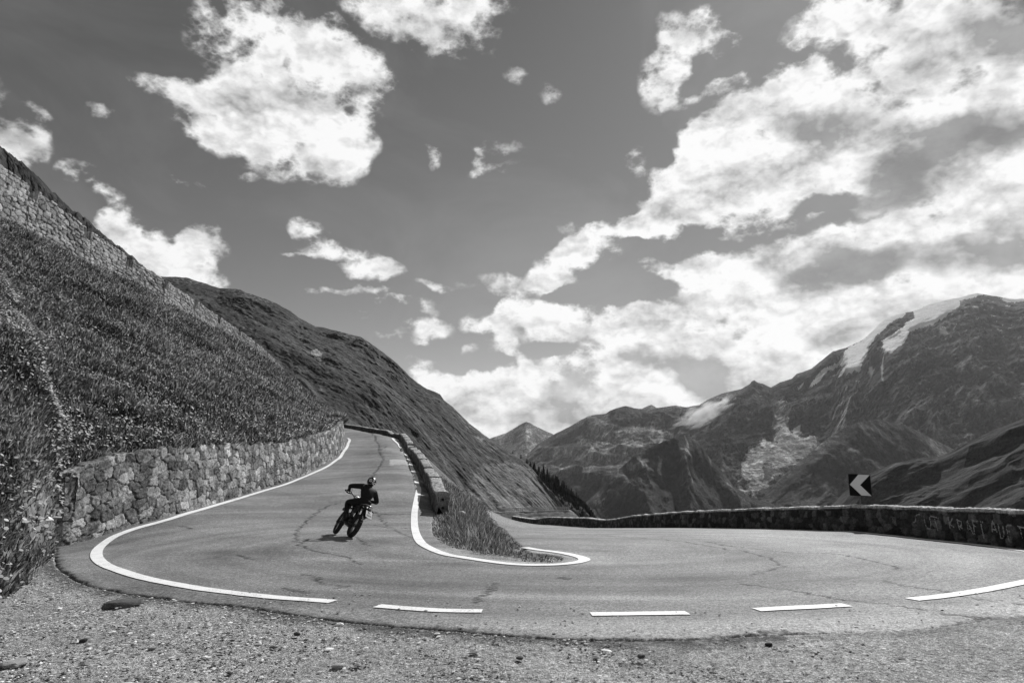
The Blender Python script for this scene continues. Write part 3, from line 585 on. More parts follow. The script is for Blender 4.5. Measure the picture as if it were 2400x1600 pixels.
SCREE = s3c([(600,870),(640,855),(700,900),(720,960),(750,1010),(840,1020),(900,1010),(940,1075),(860,1140),(820,1180),(700,1250),(640,1290),(560,1380),(480,1400),(420,1290),(400,1220),(470,1080),(560,1040),(640,1050),(640,980),(612,920)])
def tonO(a, b, px, py, h):
    t = .085+.05*fbm(a/500, b/400, 5, 71)+.07*fbm(a/120, b/70, 6, 72, .6)+.05*fbm((a+b)/60, (a-b)/240, 4, 75)
    t = t*np.clip(.72+1.9*h, .25, 2.1)+.13*sstep(.55, .8, ridged((a+b*.3)/130+.4*fbm(a/80, b/80, 3, 76), b/420, 6, 77, .62))*sstep(-.15, .25, fbm(a/500, b/450, 4, 78))
    t = t+.16*sstep(.25, .5, fbm(a/70, b/26, 6, 79, .62))*sstep(0., .3, fbm(a/700, b/500, 3, 80)+.1)
    x2, y2 = pw(px, py, 34, 34, 8)
    t = np.where(inpoly(x2, y2, SCREE), .27+.05*fbm(a/60, b/300, 4, 73), t)
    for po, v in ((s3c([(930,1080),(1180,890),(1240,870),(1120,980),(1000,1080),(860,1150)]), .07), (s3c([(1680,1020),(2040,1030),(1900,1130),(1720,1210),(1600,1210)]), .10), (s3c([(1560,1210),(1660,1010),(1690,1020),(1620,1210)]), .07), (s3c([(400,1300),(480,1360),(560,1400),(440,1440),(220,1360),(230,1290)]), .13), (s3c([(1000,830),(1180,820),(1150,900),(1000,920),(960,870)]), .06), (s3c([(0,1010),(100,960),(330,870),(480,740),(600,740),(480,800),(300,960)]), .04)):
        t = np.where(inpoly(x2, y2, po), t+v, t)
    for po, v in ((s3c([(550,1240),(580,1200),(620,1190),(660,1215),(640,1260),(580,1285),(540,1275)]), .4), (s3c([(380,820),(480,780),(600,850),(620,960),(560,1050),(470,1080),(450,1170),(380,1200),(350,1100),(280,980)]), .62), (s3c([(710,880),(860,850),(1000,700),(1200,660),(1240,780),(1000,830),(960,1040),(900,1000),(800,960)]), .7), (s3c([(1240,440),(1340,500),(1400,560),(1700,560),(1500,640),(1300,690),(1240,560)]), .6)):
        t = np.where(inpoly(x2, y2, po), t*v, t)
    xs_, ys_ = pw(px, py, 9, 5, 9)
    sn = inpoly(xs_, ys_, SNOW[0]) | inpoly(xs_, ys_, SNOW[1])
    sn2 = np.zeros(px.shape, bool)
    for q in SNOW2: sn2 |= inpoly(*pw(px, py, 5, 3.5, 10), q)
    up = (py < 850) & (px > 2200) & (fbm(px/14, py/5, 5, 81) > .36+.25*sstep(760, 850, py))
    t = np.where(up, .42, t)
    t = np.where(sn, .85+.05*fbm(a/200, b/60, 4, 82), np.where(sn2, .6, t))
    return t
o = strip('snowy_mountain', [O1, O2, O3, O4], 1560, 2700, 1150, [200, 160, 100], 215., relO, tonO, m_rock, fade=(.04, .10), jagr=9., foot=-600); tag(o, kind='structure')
# --- dark spur in front of the basin
C1 = [(1290,1255,4000),(1340,1212,4000),(1368,1181,3950),(1388,1163,3900),(1406,1148,3900),(1429,1117,3850),(1457,1094,3800),(1490,1064,3750),(1534,1043,3700),(1560,1031,3700),(1580,1024,3700),(1605,1018,3750),(1630,1030,3750),(1650,1050,3700),(1665,1075,3700),(1690,1100,3700),(1720,1140,3650),(1760,1165,3600),(1810,1180,3600),(1880,1205,3600),(1940,1225,3600)]
C2 = [(1290,1300,2900),(1940,1300,2900)]
def relC(a, b, px, py):
    w = 60*fbm(a/260, b/400, 4, 101)
    return ridged((a+w)/230, b/1500, 6, 102)-.45+.25*fbm(a/90, b/140, 5, 103)
def tonC(a, b, px, py, h):
    t = .07+.04*fbm(a/90, b/200, 5, 104)+.05*fbm(a/22, b/120, 5, 105)
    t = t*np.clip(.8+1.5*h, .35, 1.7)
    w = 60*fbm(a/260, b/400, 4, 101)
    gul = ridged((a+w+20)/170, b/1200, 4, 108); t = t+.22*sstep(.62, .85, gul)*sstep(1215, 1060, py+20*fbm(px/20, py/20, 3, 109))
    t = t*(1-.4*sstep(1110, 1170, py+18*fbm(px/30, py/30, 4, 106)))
    return t
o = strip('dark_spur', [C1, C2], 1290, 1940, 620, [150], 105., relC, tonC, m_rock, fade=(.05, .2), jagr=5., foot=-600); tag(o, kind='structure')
D1 = [(1640,1262,3800),(1700,1228,3800),(1760,1190,3800),(1800,1155,3850),(1840,1112,3900),(1870,1085,3950),(1935,1030,4000),(1970,1006,4050),(2010,990,4100),(2060,982,4200),(2130,1000,4250),(2250,1060,4300),(2400,1120,4300),(2600,1200,4300)]
D2 = [(1640,1300,3150),(2600,1300,3250)]
def tonD(a, b, px, py, h):
    t = .07+.04*fbm(a/200, b/160, 5, 124)+.05*fbm((a-b*.3)/30, b/110, 5, 125)
    t = t*np.clip(.8+1.5*h, .35, 1.7)
    x2, y2 = pw(px, py, 14, 16, 12)
    for po, v in ((s3c([(1700,1010),(2040,1030),(1900,1130),(1720,1210),(1600,1210)]), .13), (s3c([(740,1440),(860,1380),(1100,1300),(1120,1380),(960,1480),(720,1500)]), .07), (s3c([(2060,900),(2120,840),(2140,960),(2080,980)]), .05)):
        t = np.where(inpoly(x2, y2, po), t+v*(.55+.9*fbm(a/25, b/200, 4, 126)), t)
    return t
o = strip('mountain_foot', [D1, D2], 1640, 2600, 760, [190], 70., lambda a, b, x, y: ridged((a-b*.25+70*fbm(a/300, b/300, 3, 131))/420, b/1700, 6, 132)-.45+.3*fbm(a/110, b/100, 5, 133), tonD, m_rock, fade=(.02, .35), jagr=4., foot=-600); tag(o, kind='structure')
# --- dark grass slope on the right with slanting ribs
E1 = [(1900,1235,1500),(1951,1200,1500),(1986,1160,1480),(2010,1130,1450),(2035,1109,1450),(2091,1088,1400),(2147,1075,1350),(2196,1071,1300),(2230,1058,1250),(2266,1039,1200),(2330,1008,1150),(2400,981,1100),(2600,905,1000)]
E2 = [(1900,1300,1330),(2050,1260,1260),(2200,1240,1120),(2400,1235,900),(2600,1235,760)]
def relE(a, b, px, py):
    q = (px-1900)*.5+(py-1000)*1.05+14*fbm(px/90, py/60, 3, 141)     # ribs run down to the left
    return .8*np.sin(q/16.+2*fbm(px/120, py/120, 3, 142))+.9*fbm(q/22, px/240, 5, 143)+.25*fbm(a/14, b/14, 4, 144)
def tonE(a, b, px, py, h):
    q = (px-1900)*.5+(py-1000)*1.05+14*fbm(px/90, py/60, 3, 141)
    t = .04+.02*fbm(a/70, b/70, 4, 146)
    return t+.10*sstep(.28, .5, fbm(q/9, px/200, 5, 147))*sstep(-.3, .3, fbm(px/80, py/80, 3, 148))+.04*fbm(a/8, b/8, 3, 149)
o = strip('grass_slope', [E1, E2], 1900, 2600, 560, [200], 13., relE, tonE, m_hill, fade=(.2, .1), jagr=2.5, foot=-400); tag(o, kind='structure')
# ------------------------------------------------------------------ meadow bank between the two roads
UWALL = [(-60,470,44,-1),(0,512,49,0),(192,612,60,0),(312,663,70,0),(384,711,76,0),(491,765,90,0),(580,810,105,0),(630,846,118,0),(667,873,130,0)]
# bottom edge: head of the road wall, then the grass bank that drops to the gravel on the left
mb = [(-300,1640,7.5),(-120,1600,8.4),(0,1505,9.9),(60,1440,11.6),(100,1375,13.8),(120,1322,16.5),(128,1275,18.0),(131,1200,18.9),(140,1122,19.0),(170,1098,19.5),(212,1078,20.6),(300,1064,22.3),(420,1049,24.6),(560,1045,30.6),(660,1040,37.5),(715,1026,42),(770,1010,51),(790,990,57),(806,984,61.5),(812,984,64)]
mt = [(-420,250,33),(-250,350,36),(-60,472,44),(0,512,49),(100,562,54),(192,612,60),(312,663,70),(384,711,76),(491,765,90),(580,810,105),(630,846,118),(667,873,130),(700,900,128),(735,934,118),(775,968,95),(800,981,74),(812,984,64.5)]
def res(L_, n):
    a = np.array([P3(x, y, Y) for x, y, Y in L_]); b = np.array(L_, float)
    d = np.r_[0, np.cumsum(np.hypot(np.diff(b[:, 0]), np.diff(b[:, 1])))]; s = np.linspace(0, d[-1], n)
    return np.stack([np.interp(s, d, a[:, k]) for k in range(3)], 1)
NC, NR = 620, 330
def corr(L_, keys, n):   # parametrise a line so that key vertices of both edges face one another
    a = np.array([P3(x, y, Y) for x, y, Y in L_]); t = np.interp(np.arange(len(L_)), keys[0], keys[1]); s = np.linspace(0, 1, n)
    return np.stack([np.interp(s, t, a[:, k]) for k in range(3)], 1)
Mb = corr(mb, ([0, 2, 6, 8, 11, 13, 15, 19], [0, .2, .33, .42, .54, .70, .80, 1]), NC)
Mt = corr(mt, ([0, 2, 3, 4, 6, 8, 11, 14, 16], [0, .25, .36, .44, .58, .72, .84, .93, 1]), NC)
t = np.linspace(0, 1, NR)[:, None, None]
tt = t**1.25
_k = np.exp(-(np.arange(-110, 111)/45.)**2); _k /= _k.sum()
Ms = np.stack([np.convolve(np.pad(Mb[:, c], 110, 'edge'), _k, 'valid') for c in range(3)], 1)
_b = sstep(0, .16, tt); MP = (Mb[None]*(1-_b)+Ms[None]*_b)*(1-tt)+Mt[None]*tt
bow = np.sin(np.pi*tt)*np.minimum(1, np.linalg.norm(Mt-Mb, axis=1)[None, :, None]/20)
MP[..., 2] += (bow[..., 0]*(-.6))
_c = np.linspace(0, 1, NC); _wc = sstep(.14, .33, _c)*np.clip(1-(Mb[:, 2]-.1)/2.0, 0, 1)*(_c < .44)
MP[..., 2] += 2.1*_wc[None]*(1-np.exp(-tt[..., 0]/.025))*(1-sstep(.08, .6, tt[..., 0]))
mx_, my_ = MP[..., 0], MP[..., 1]
lump = (fbm(my_/3.2, MP[..., 2]/2.4, 5, 301)*.5+fbm(my_/.8, MP[..., 2]/.7, 3, 303)*.12+.35*fbm(my_/9, MP[..., 2]/7, 3, 305))*np.minimum(1, np.minimum(t[..., 0]*9, 1)*1.0)*sstep(1, .93, t[..., 0])
MP = MP+np.array([.55, -.15, .8])*lump[..., None]*np.minimum(1, my_/26)[..., None]
mtone = .06+.05*fbm(my_/2.5, MP[..., 2]/2, 5, 307)+.16*sstep(.22, .42, fbm(my_*.35, MP[..., 2]*.8, 5, 336))*(.6+.8*fbm(my_*3, MP[..., 2]*5, 3, 338))
_qx, _qy = to_px(MP); mtone = mtone+.2*np.exp(-((_qx-95)/70.)**2-((_qy-1190)/90.)**2)*(.5+1.2*fbm(my_/.3, MP[..., 2]/.3, 3, 308))
o = mk('meadow', MP.reshape(-1, 3), gridF(NR, NC), m_mead, attrs={'tone': np.clip(mtone, .02, .3).ravel()}); tag(o, kind='structure')
# slope that carries on behind the end of the road wall and past the far end of the upper wall
F1 = [(560,835,168),(640,852,165),(667,872,165),(700,900,168),(740,931,172),(790,965,180),(850,999,195),(900,1030,210),(960,1075,230)]
F2 = [(560,1010,140),(700,1040,140),(850,1075,150),(960,1120,180)]
o = strip('far_meadow', [F1, F2], 560, 960, 260, [120], 1.3, lambda a, b, x, y: fbm(a/14, b/14, 5, 311), lambda a, b, x, y, h: .075+.04*fbm(a/9, b/6, 5, 312)+.05*np.clip(fbm(a/1.2, b/1.2, 3, 313), 0, 1), m_hill, foot=-20); tag(o, kind='structure')
# bank above the upper road
H1 = [(-80,270,60),(-30,318,60),(0,343,61),(27,362,64),(45,374,65),(58,386,66),(90,415,70),(116,443,73),(150,474,77),(172,493,80),(184,496,81),(196,508,82),(206,514,83),(223,533,85),(232,540,86),(250,556,88),(280,576,91),(312,600,95),(330,622,98),(355,638,102),(382,652,106),(420,690,112),(455,706,116),(520,752,126),(575,790,138),(640,838,150),(680,880,160)]
H2 = [(-80,420,52),(0,470,54),(192,590,66),(312,660,78),(384,705,86),(491,765,102),(580,815,120),(640,860,140),(680,895,150)]
o = strip('upper_bank', [H1, H2], -80, 680, 420, [70], 2.2, lambda a, b, x, y: ridged(y/14.+x/30., x/26., 5, 321)-.4+.3*fbm(x/9., y/7., 4, 322), lambda a, b, x, y, h: .055+.04*fbm(x/9, y/7, 5, 323)+.05*fbm(x/2.5, y/2.5, 3, 325), m_hill, fade=(.3, .2), jagr=.35, foot=10); tag(o, kind='structure')
# ------------------------------------------------------------------ grass blades and flowers on the meadow
m_blade = tonemat('grass_blades', (), rough=.55, spec=.35, translucent=.28)
def blades(name, base, h, w, lean, tone, parent=None, m=None, seg=2, seed=1, azi=None):
    n = len(base); r = np.random.RandomState(seed)
    az = r.uniform(0, 2*np.pi, n) if azi is None else azi
    sd_ = np.stack([np.cos(az), np.sin(az), np.zeros(n)], 1)*w[:, None]*.5
    if lean.ndim == 1: lean = np.stack([lean, 0*lean], 1)
    top = base+np.stack([lean[:, 0]*h, lean[:, 1]*h, h*np.sqrt(np.maximum(.15, 1-(lean**2).sum(1)))], 1)
    mid = base*.5+top*.5; mid[:, 2] += h*.10
    if seg == 1:
        V = np.stack([base-sd_, base+sd_, top], 1).reshape(-1, 3); F = np.arange(3*n).reshape(-1, 3); tn = np.repeat(tone, 3)
    else:
        V = np.stack([base-sd_, base+sd_, mid+sd_*.75, mid-sd_*.75, top], 1).reshape(-1, 3)
        i = np.arange(n)[:, None]*5
        F = np.concatenate([i+np.array([[0, 1, 2]]), i+np.array([[0, 2, 3]]), i+np.array([[3, 2, 4]])]); tn = np.repeat(tone, 5)
    o = mk(name, V, F, m or m_blade, parent, attrs={'tone': tn}, smooth=False); return o
def sample_grid(P, n, seed, wf=None):
    r = np.random.RandomState(seed); i = r.uniform(0, P.shape[0]-1.001, n); j = r.uniform(0, P.shape[1]-1.001, n)
    if wf is not None:
        k = r.uniform(0, 1, n) < wf(i/(P.shape[0]-1), j/(P.shape[1]-1)); i, j = i[k], j[k]
    a, b = i.astype(int), j.astype(int); fa, fb = (i-a)[:, None], (j-b)[:, None]
    return (P[a, b]*(1-fa)+P[a+1, b]*fa)*(1-fb)+(P[a, b+1]*(1-fa)+P[a+1, b+1]*fa)*fb
B0 = sample_grid(MP, 430000, 5)
px_, py_ = to_px(B0); k = (px_ > -120) & (py_ < 1680) & (B0[:, 1] > 3); B0 = B0[k]
n = len(B0); r = np.random.RandomState(9); Yb = B0[:, 1]
cl = fbm(B0[:, 1]*.9, B0[:, 2]*1.2, 4, 331); cl2 = fbm(B0[:, 1]*4, B0[:, 2]*5, 3, 332); cl3 = fbm(B0[:, 1]*.16, B0[:, 2]*.3, 4, 333)
bare = sstep(.22, .42, fbm(B0[:, 1]*.35, B0[:, 2]*.8, 5, 336)); kp = r.rand(n) > .75*bare+.88*np.exp(-((px_[k]-95)/75.)**2-((py_[k]-1190)/95.)**2)
hh = (.10+.13*r.rand(n)+.14*np.clip(cl+cl2, -1, 1))*(1+.014*Yb); hh = np.clip(hh, .05, .8)*np.interp(Yb, [8, 20, 30], [.6, .8, 1.])*(1+.9*sstep(.25, .5, fbm(B0[:, 1]*.8+7, B0[:, 2]*1.2, 3, 337)))
# wind-blown: the blades lie over towards the road
ln = np.stack([.25+.5*r.randn(n), -.05+.5*r.randn(n)], 1).clip(-.85, .85)
tn = np.clip((.082+.09*cl+.15*cl2)*(1+1.4*cl3)*np.exp(1.1*r.randn(n)), .006, .8)
tn = np.where(r.rand(n) < .05, .55, tn)
wb = .014+.0013*Yb*(.5+r.rand(n))
o = blades('meadow_grass', (B0-np.array([0, 0, .02]))[kp], hh[kp], wb[kp], ln[kp], tn[kp], seed=3); tag(o, kind='stuff')
FB = sample_grid(MP, 110000, 6, lambda i, j: .6+0*i); Yf = FB[:, 1]
fc = fbm(FB[:, 1]*.35, FB[:, 2]*.5, 4, 335)
k = np.random.RandomState(4).rand(len(FB)) < np.clip(.20+1.3*fc, 0.06, 1)*np.clip(Yf/34., .10, 1); FB = FB[k]; n = len(FB); r = np.random.RandomState(12); Yf = FB[:, 1]
c = FB+np.stack([.1+.1*r.rand(n), -.05+0*Yf, .22+.16*r.rand(n)], 1); s = (.015+.026*r.rand(n)**1.5)*(1+.009*Yf)
nrm = np.stack([.5+.3*r.randn(n), .1+.3*r.randn(n)-.35, .9+0*Yf], 1); nrm /= np.linalg.norm(nrm, axis=1)[:, None]
u = np.cross(nrm, [0, 1, 0.1]); u /= np.linalg.norm(u, axis=1)[:, None]; v = np.cross(nrm, u)
ang6 = np.arange(6)*np.pi/3
V = (c[:, None]+s[:, None, None]*(np.cos(ang6)[None, :, None]*u[:, None]+np.sin(ang6)[None, :, None]*v[:, None])).reshape(-1, 3)
i = np.arange(n)[:, None]*6; Fq = np.concatenate([i+np.array([[0, 1, 2, 3]]), i+np.array([[0, 3, 4, 5]])])
m_petal = tonemat('flower_petals', (), rough=.6, translucent=.35)
o = mk('meadow_flowers', V, Fq, m_petal, attrs={'tone': np.repeat(np.clip(.62+.2*r.randn(n), .3, .85), 6)}, smooth=False); tag(o, kind='stuff')
# ------------------------------------------------------------------ rubble masonry
def stones(s, v, sw, sh, seed=0, jit=.8):
    """voronoi stones in courses -> (joint distance 0..1, per-stone random, second random)"""
    u = s/sw+.16*fbm(s/sw*1.7, v/sh*1.7, 3, seed+12); w = v/sh+.35*perlin(s/(sw*4), v/(sh*3), seed+9)+.16*fbm(s/sw*1.6+9, v/sh*1.6, 3, seed+13)
    r0 = np.floor(w); F1 = np.full(u.shape, 9.); F2 = np.full(u.shape, 9.); H1 = np.zeros(u.shape); H2 = np.zeros(u.shape)
    for dr in (-1, 0, 1):
        rr = r0+dr; off = (rr % 2)*.5; c0 = np.floor(u-off)
        for dc in (-1, 0, 1):
            cc = c0+dc
            cx = cc+off+.5+(_hash(cc, rr, seed+1)-.5)*jit; cy = rr+.5+(_hash(cc, rr, seed+2)-.5)*jit*.75
            sz_ = .62+.75*_hash(cc, rr, seed+5); d = (np.abs((u-cx)/sz_)**4.5+np.abs((w-cy)*1.12)**4.5)**(1/4.5); h = _hash(cc, rr, seed+3); h2 = _hash(cc, rr, seed+4)
            c = d < F1; F2 = np.where(c, F1, np.minimum(F2, d)); F1 = np.where(c, d, F1); H1 = np.where(c, h, H1); H2 = np.where(c, h2, H2)
    return F2-F1, H1, H2
def cols_along(q, k, lo, s0=0., s1=1e9):
    d = np.r_[0, np.cumsum(np.linalg.norm(np.diff(q[:, :2], axis=0), axis=1))]; s = [max(s0, 0)]; s1 = min(s1, d[-1])
    while s[-1] < s1:
        x = np.interp(s[-1], d, q[:, 0]); y = np.interp(s[-1], d, q[:, 1]); s.append(s[-1]+max(lo, k*math.hypot(x, y)))
    s = np.array(s); s[-1] = s1
    return s, np.stack([np.interp(s, d, q[:, j]) for j in range(q.shape[1])], 1)
def wall(name, s, q, zb, zt, side, thick, mtl, sw=.36, sh=.22, bulge=.05, batter=0., dv=.03, seed=0, tonef=None, parent=None, topdisp=.03, topsw=None, cap_h=0., ends=True, split=False, rag=0., jw=.16):
    """s along-distance, q (n,2) foot line, zb/zt foot and head heights; side=+1: visible face on the left of the path"""
    n = len(s); dq = np.gradient(q, axis=0); dq /= np.linalg.norm(dq, axis=1)[:, None]+1e-9
    nr = np.stack([-dq[:, 1], dq[:, 0]], 1)*side
    H = zt-zb; hm = float(H.max()); nf = max(4, int(hm/dv)); ntp_ = max(3, int(thick/(dv*1.3))); nbk = max(2, int(hm/(dv*5)))
    if rag: zt = zt+rag*fbm(s/1.1, s*0, 4, seed+5)+rag*.6*(_hash(np.floor(s/.5), 0*s, seed+6)-.5); H = zt-zb
    # profile parameter: front (h 0..1), top (w 0..1), back
    V = []; T = []; cap = []
    def put(base_off, z, nvec, kind, vv):
        S_ = s; jd, h1, h2 = stones(S_, vv+0*S_, (topsw or sw) if kind == 'top' else sw, sh, seed+(50 if kind == 'top' else 0))
        g = sstep(0, jw, jd); dsp = (bulge if kind != 'top' else topdisp)*(g*(.55+.7*h2)-.3)+.55*bulge*ridged(S_*4, vv*7+0*S_, 4, seed+7)-.22*bulge+.5*bulge*(_hash(np.floor(h1*977), np.floor(h2*977), 3)-.5)
        P = np.concatenate([q+nr*base_off[:, None], z[:, None]], 1)+nvec*dsp[:, None]
        V.append(P); T.append((tonef or (lambda *a: .2))(S_, vv, g, h1, h2, kind, (z-zb)/np.maximum(H, .01)))
    n3 = np.concatenate([nr, 0*nr[:, :1]], 1)
    for i in range(nf+1):
        f = i/nf; z = zb-.15+(H+.15)*f; put(-batter*(z-zb), z, n3+np.array([0, 0, .9 if i == nf else 0]), 'face', float(f*hm))
    nfr = len(V)
    for i in range(1, ntp_+1):
        f = i/ntp_; put(-batter*H-thick*f, zt+.03*np.sin(np.pi*f)+0*s, np.array([[0, 0, 1.]])+(-n3 if i == ntp_ else 0*n3), 'top', float(hm+f*thick))
    for i in range(1, nbk+1):
        f = i/nbk; put(-batter*H-thick+0*s, zt-(H+.3)*f, -n3, 'back', float(hm+thick+f*hm))
    V = np.array(V); T = np.array([np.broadcast_to(t, (n,)) for t in T]); nr_ = V.shape[0]
    F = gridF(nr_, n); 
    if side > 0: F = F[:, ::-1]
    VV = V.reshape(-1, 3); TT = T.reshape(-1)
    def caps(V, off):
        out = []
        m = V.shape[0]
        for c in (0, n-1):
            ctr = V[:, c].mean(0); idx = np.arange(m)*n+c+off
            out.append(idx)
        return out
    Fl = F
    if ends:
        extra = []; ev = []; et = []; b0 = len(VV)
        for c in (0, n-1):
            ring = V[:, c]; ctr = np.array([ring[:, 0].mean(), ring[:, 1].mean(), (ring[:, 2].max()+ring[:, 2].min())/2])
            k = b0+len(ev); ev.append(ctr); et.append(T[:, c].mean())
            idx = np.arange(nr_)*n+c
            for a in range(nr_-1): extra.append((idx[a], idx[a+1], k, k))
        ex = np.array(extra); VV = np.concatenate([VV, ev]); TT = np.concatenate([TT, et])
        me = mk(name, VV, np.concatenate([F, F[:0]]), mtl, parent, attrs={'tone': TT})
        bm = bmesh.new(); bm.from_mesh(me.data); bm.verts.ensure_lookup_table()
        for e in extra:
            try: f = bm.faces.new([bm.verts[int(i)] for i in e[:3]]); f.smooth = False
            except ValueError: pass
        bmesh.ops.recalc_face_normals(bm, faces=bm.faces); bm.to_mesh(me.data); bm.free(); o = me
    else:
        o = mk(name, VV, F, mtl, parent, attrs={'tone': TT})
    return o, V, nr
m_stone = tonemat('rubble_stone', ((1.7, .25), (9., .7), (35., .6)), bump=1., bscale=16., bdist=.06, rough=.9)
m_stone2 = tonemat('parapet_stone', ((1.1, .25), (9., .7), (40., .6)), bump=1., bscale=20., bdist=.05, rough=.92)
# --- retaining wall along the climbing road
s, q = cols_along(LWALL, .0012, .02)
zb = G(q[:, 0], q[:, 1])-.03
tp = np.array([P3(x, y, Y) for x, y, Y in [(131,1125,18.9),(150,1108,19.1),(170,1098,19.5),(212,1078,20.6),(300,1064,22.3),(420,1049,24.6),(560,1045,30.6),(660,1040,37.5),(715,1026,42),(770,1010,51),(790,992,57),(806,984,61.5),(812,984,64)]])
zt = np.interp(q[:, 1], np.r_[tp[:, 1], 95], np.r_[tp[:, 2], tp[-1, 2]+3.2])+.05
def t_left(s, v, g, h1, h2, k, f):
    st = .12+.36*h1**1.8+.14*fbm(s*1.1, v*1.3+0*s, 3, 411)+.14*fbm(s*5, v*12+0*s, 4, 412)
    return np.clip(np.where(h2 > .88, st*1.5, st)*(.40+.60*g)-.05*(g < .2), .02, .6)
o, _, _ = wall('retaining_wall', s, q, zb, zt, -1, .45, m_stone, sw=.46, sh=.30, bulge=.055, batter=.13, dv=.026, seed=400, tonef=t_left, rag=.14, jw=.10)
tag(o, 'long rough rubble stone retaining wall under the flowery meadow beside the climbing road', 'wall')
# --- wall of the upper road
ux = np.linspace(-60, 667, 400)
ub = np.array(UWALL)[:, :3]; by = np.interp(ux, ub[:, 0], ub[:, 1]); bY = np.interp(ux, ub[:, 0], ub[:, 2])
ty = np.interp(ux, [-60,0,62,192,312,384,455,513,562,598,640,667], [352,396,436,532,612,657,704,744,775,802,838,869])
Pb = pt(ux, by, bY); Pt = pt(ux, ty, bY)
qq = np.stack([Pb[:, 0], Pb[:, 1], Pb[:, 2], Pt[:, 2], ux], 1)
s, Q = cols_along(qq, .0011, .04)
def t_up(s, v, g, h1, h2, k, f):
    st = .20+.30*h1+.1*fbm(s*.4, v*.5+0*s, 3, 421); return np.clip(st*(.18+.82*g), .02, .6)
zt = Q[:, 3].copy()
for x0 in (71, 203, 301, 387, 458, 513, 562, 599, 627, 647):      # openings in its parapet
    i = np.argmin(np.abs(Q[:, 4]-x0)); wd = .55 if x0 > 300 else .65
    zt = np.where(np.abs(s-s[i]) < wd, zt-np.minimum(1.05, (Q[:, 3]-Q[:, 2])*.45), zt)
o, _, _ = wall('upper_retaining_wall', s, Q[:, :2], Q[:, 2]-.5, zt, -1, .55, m_stone, sw=.75, sh=.40, bulge=.11, batter=.05, dv=.06, seed=430, tonef=t_up, rag=.05, jw=.2)
tag(o, 'pale stone wall with small openings along its top, high above the meadow', 'wall')
# --- parapet of the climbing road: blocks with gaps
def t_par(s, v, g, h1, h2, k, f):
    st = np.where(k == 'top', .30+.2*h1, .085+.12*h1**2)  # same stone: sunlight painted into the paler top and upper rim of the face
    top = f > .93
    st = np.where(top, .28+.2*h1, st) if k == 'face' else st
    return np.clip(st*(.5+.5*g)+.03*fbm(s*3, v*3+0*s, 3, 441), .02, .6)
gapY = [27.6, 33.3, 39, 43.5, 47.3, 51, 54.6, 58, 61.2, 64.2, 67.1, 69.9]
dU = np.r_[0, np.cumsum(np.linalg.norm(np.diff(UPAR, axis=0), axis=1))]
# seat the wall a little outside the surveyed foot line
gs = [float(np.interp(y, UPAR[:, 1], dU)) for y in gapY[1:]]
ends_ = [(0, gs[0]-.33)]+[(gs[i]+.33, gs[i+1]-.33) for i in range(len(gs)-1)]+[(gs[-1]+.33, dU[-1])]
names = ['nearest', 'second', 'third', 'fourth', 'fifth', 'sixth', 'seventh', 'eighth', 'ninth', 'tenth', 'eleventh']
for i, (a, b) in enumerate(ends_):
    s, q = cols_along(UPAR, .0016, .03, a, b); zb = G(q[:, 0], q[:, 1])-.05
    big = i == len(ends_)-1
    root = empty('parapet_block' if not big else 'parapet_wall', (float(q[0, 0]), float(q[0, 1]), float(zb[0])))
    q2 = q-q[0]; 
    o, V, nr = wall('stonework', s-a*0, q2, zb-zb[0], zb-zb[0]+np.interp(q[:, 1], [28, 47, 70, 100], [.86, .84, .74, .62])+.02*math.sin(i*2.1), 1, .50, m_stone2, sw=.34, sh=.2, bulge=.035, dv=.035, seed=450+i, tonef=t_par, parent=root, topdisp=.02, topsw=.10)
    if big: tag(root, 'long unbroken stone parapet sweeping left where the climbing road bends out of sight', 'parapet')
    elif i == 0: tag(root, 'parapet block closest to the weeds, with two round holes in its shaded end', 'parapet', 'gapped parapet blocks of the climbing road')
    else: tag(root, '%s stone parapet block counted uphill from the weedy end of the climbing road' % names[i], 'parapet', 'gapped parapet blocks of the climbing road')
    if i == 0:
        d = q[3]-q[0]; d = d/np.linalg.norm(d); nv = np.array([d[1], -d[0]])     # to the right, behind the face
        m_hole = plain('dark_hole', .008, .95); m_plate = plain('reflector_metal', .25, .5, noise=.2)
        for z in (.58, .26):
            bm = bmesh.new(); bmesh.ops.create_cone(bm, cap_ends=True, segments=18, radius1=.055, radius2=.055, depth=.10)
            bmesh.ops.rotate(bm, verts=bm.verts, matrix=Matrix.Rotation(rad(90), 3, 'X')); bmesh.ops.rotate(bm, verts=bm.verts, matrix=Matrix.Rotation(-math.atan2(d[0], d[1]), 3, 'Z'))
            me = bpy.data.meshes.new('bore_hole'); bm.to_mesh(me); bm.free(); me.materials.append(m_hole); oo = bpy.data.objects.new('bore_hole', me); C.objects.link(oo); oo.parent = root
            oo.location = (nv[0]*.28-d[0]*.015, nv[1]*.28-d[1]*.015, z)
        def plate(cx, w, z0, z1, mtl, nm, t):
            a0 = nv*(cx-w/2); a1 = nv*(cx+w/2); o_ = -d*t; V = [(*(a0+o_), z0), (*(a1+o_), z0), (*(a1+o_), z1), (*(a0+o_), z1), (*(a0), z0), (*(a1), z0), (*(a1), z1), (*(a0), z1)]
            ob = mk(nm, np.array(V), [(0, 1, 2, 3), (0, 4, 5, 1), (1, 5, 6, 2), (2, 6, 7, 3), (3, 7, 4, 0)], mtl, root, smooth=False)
        plate(.10, .075, .48, .72, m_plate, 'reflector_plate', .045); plate(.10, .04, .51, .69, plain('reflector_glass', .05, .3), 'reflector', .052)
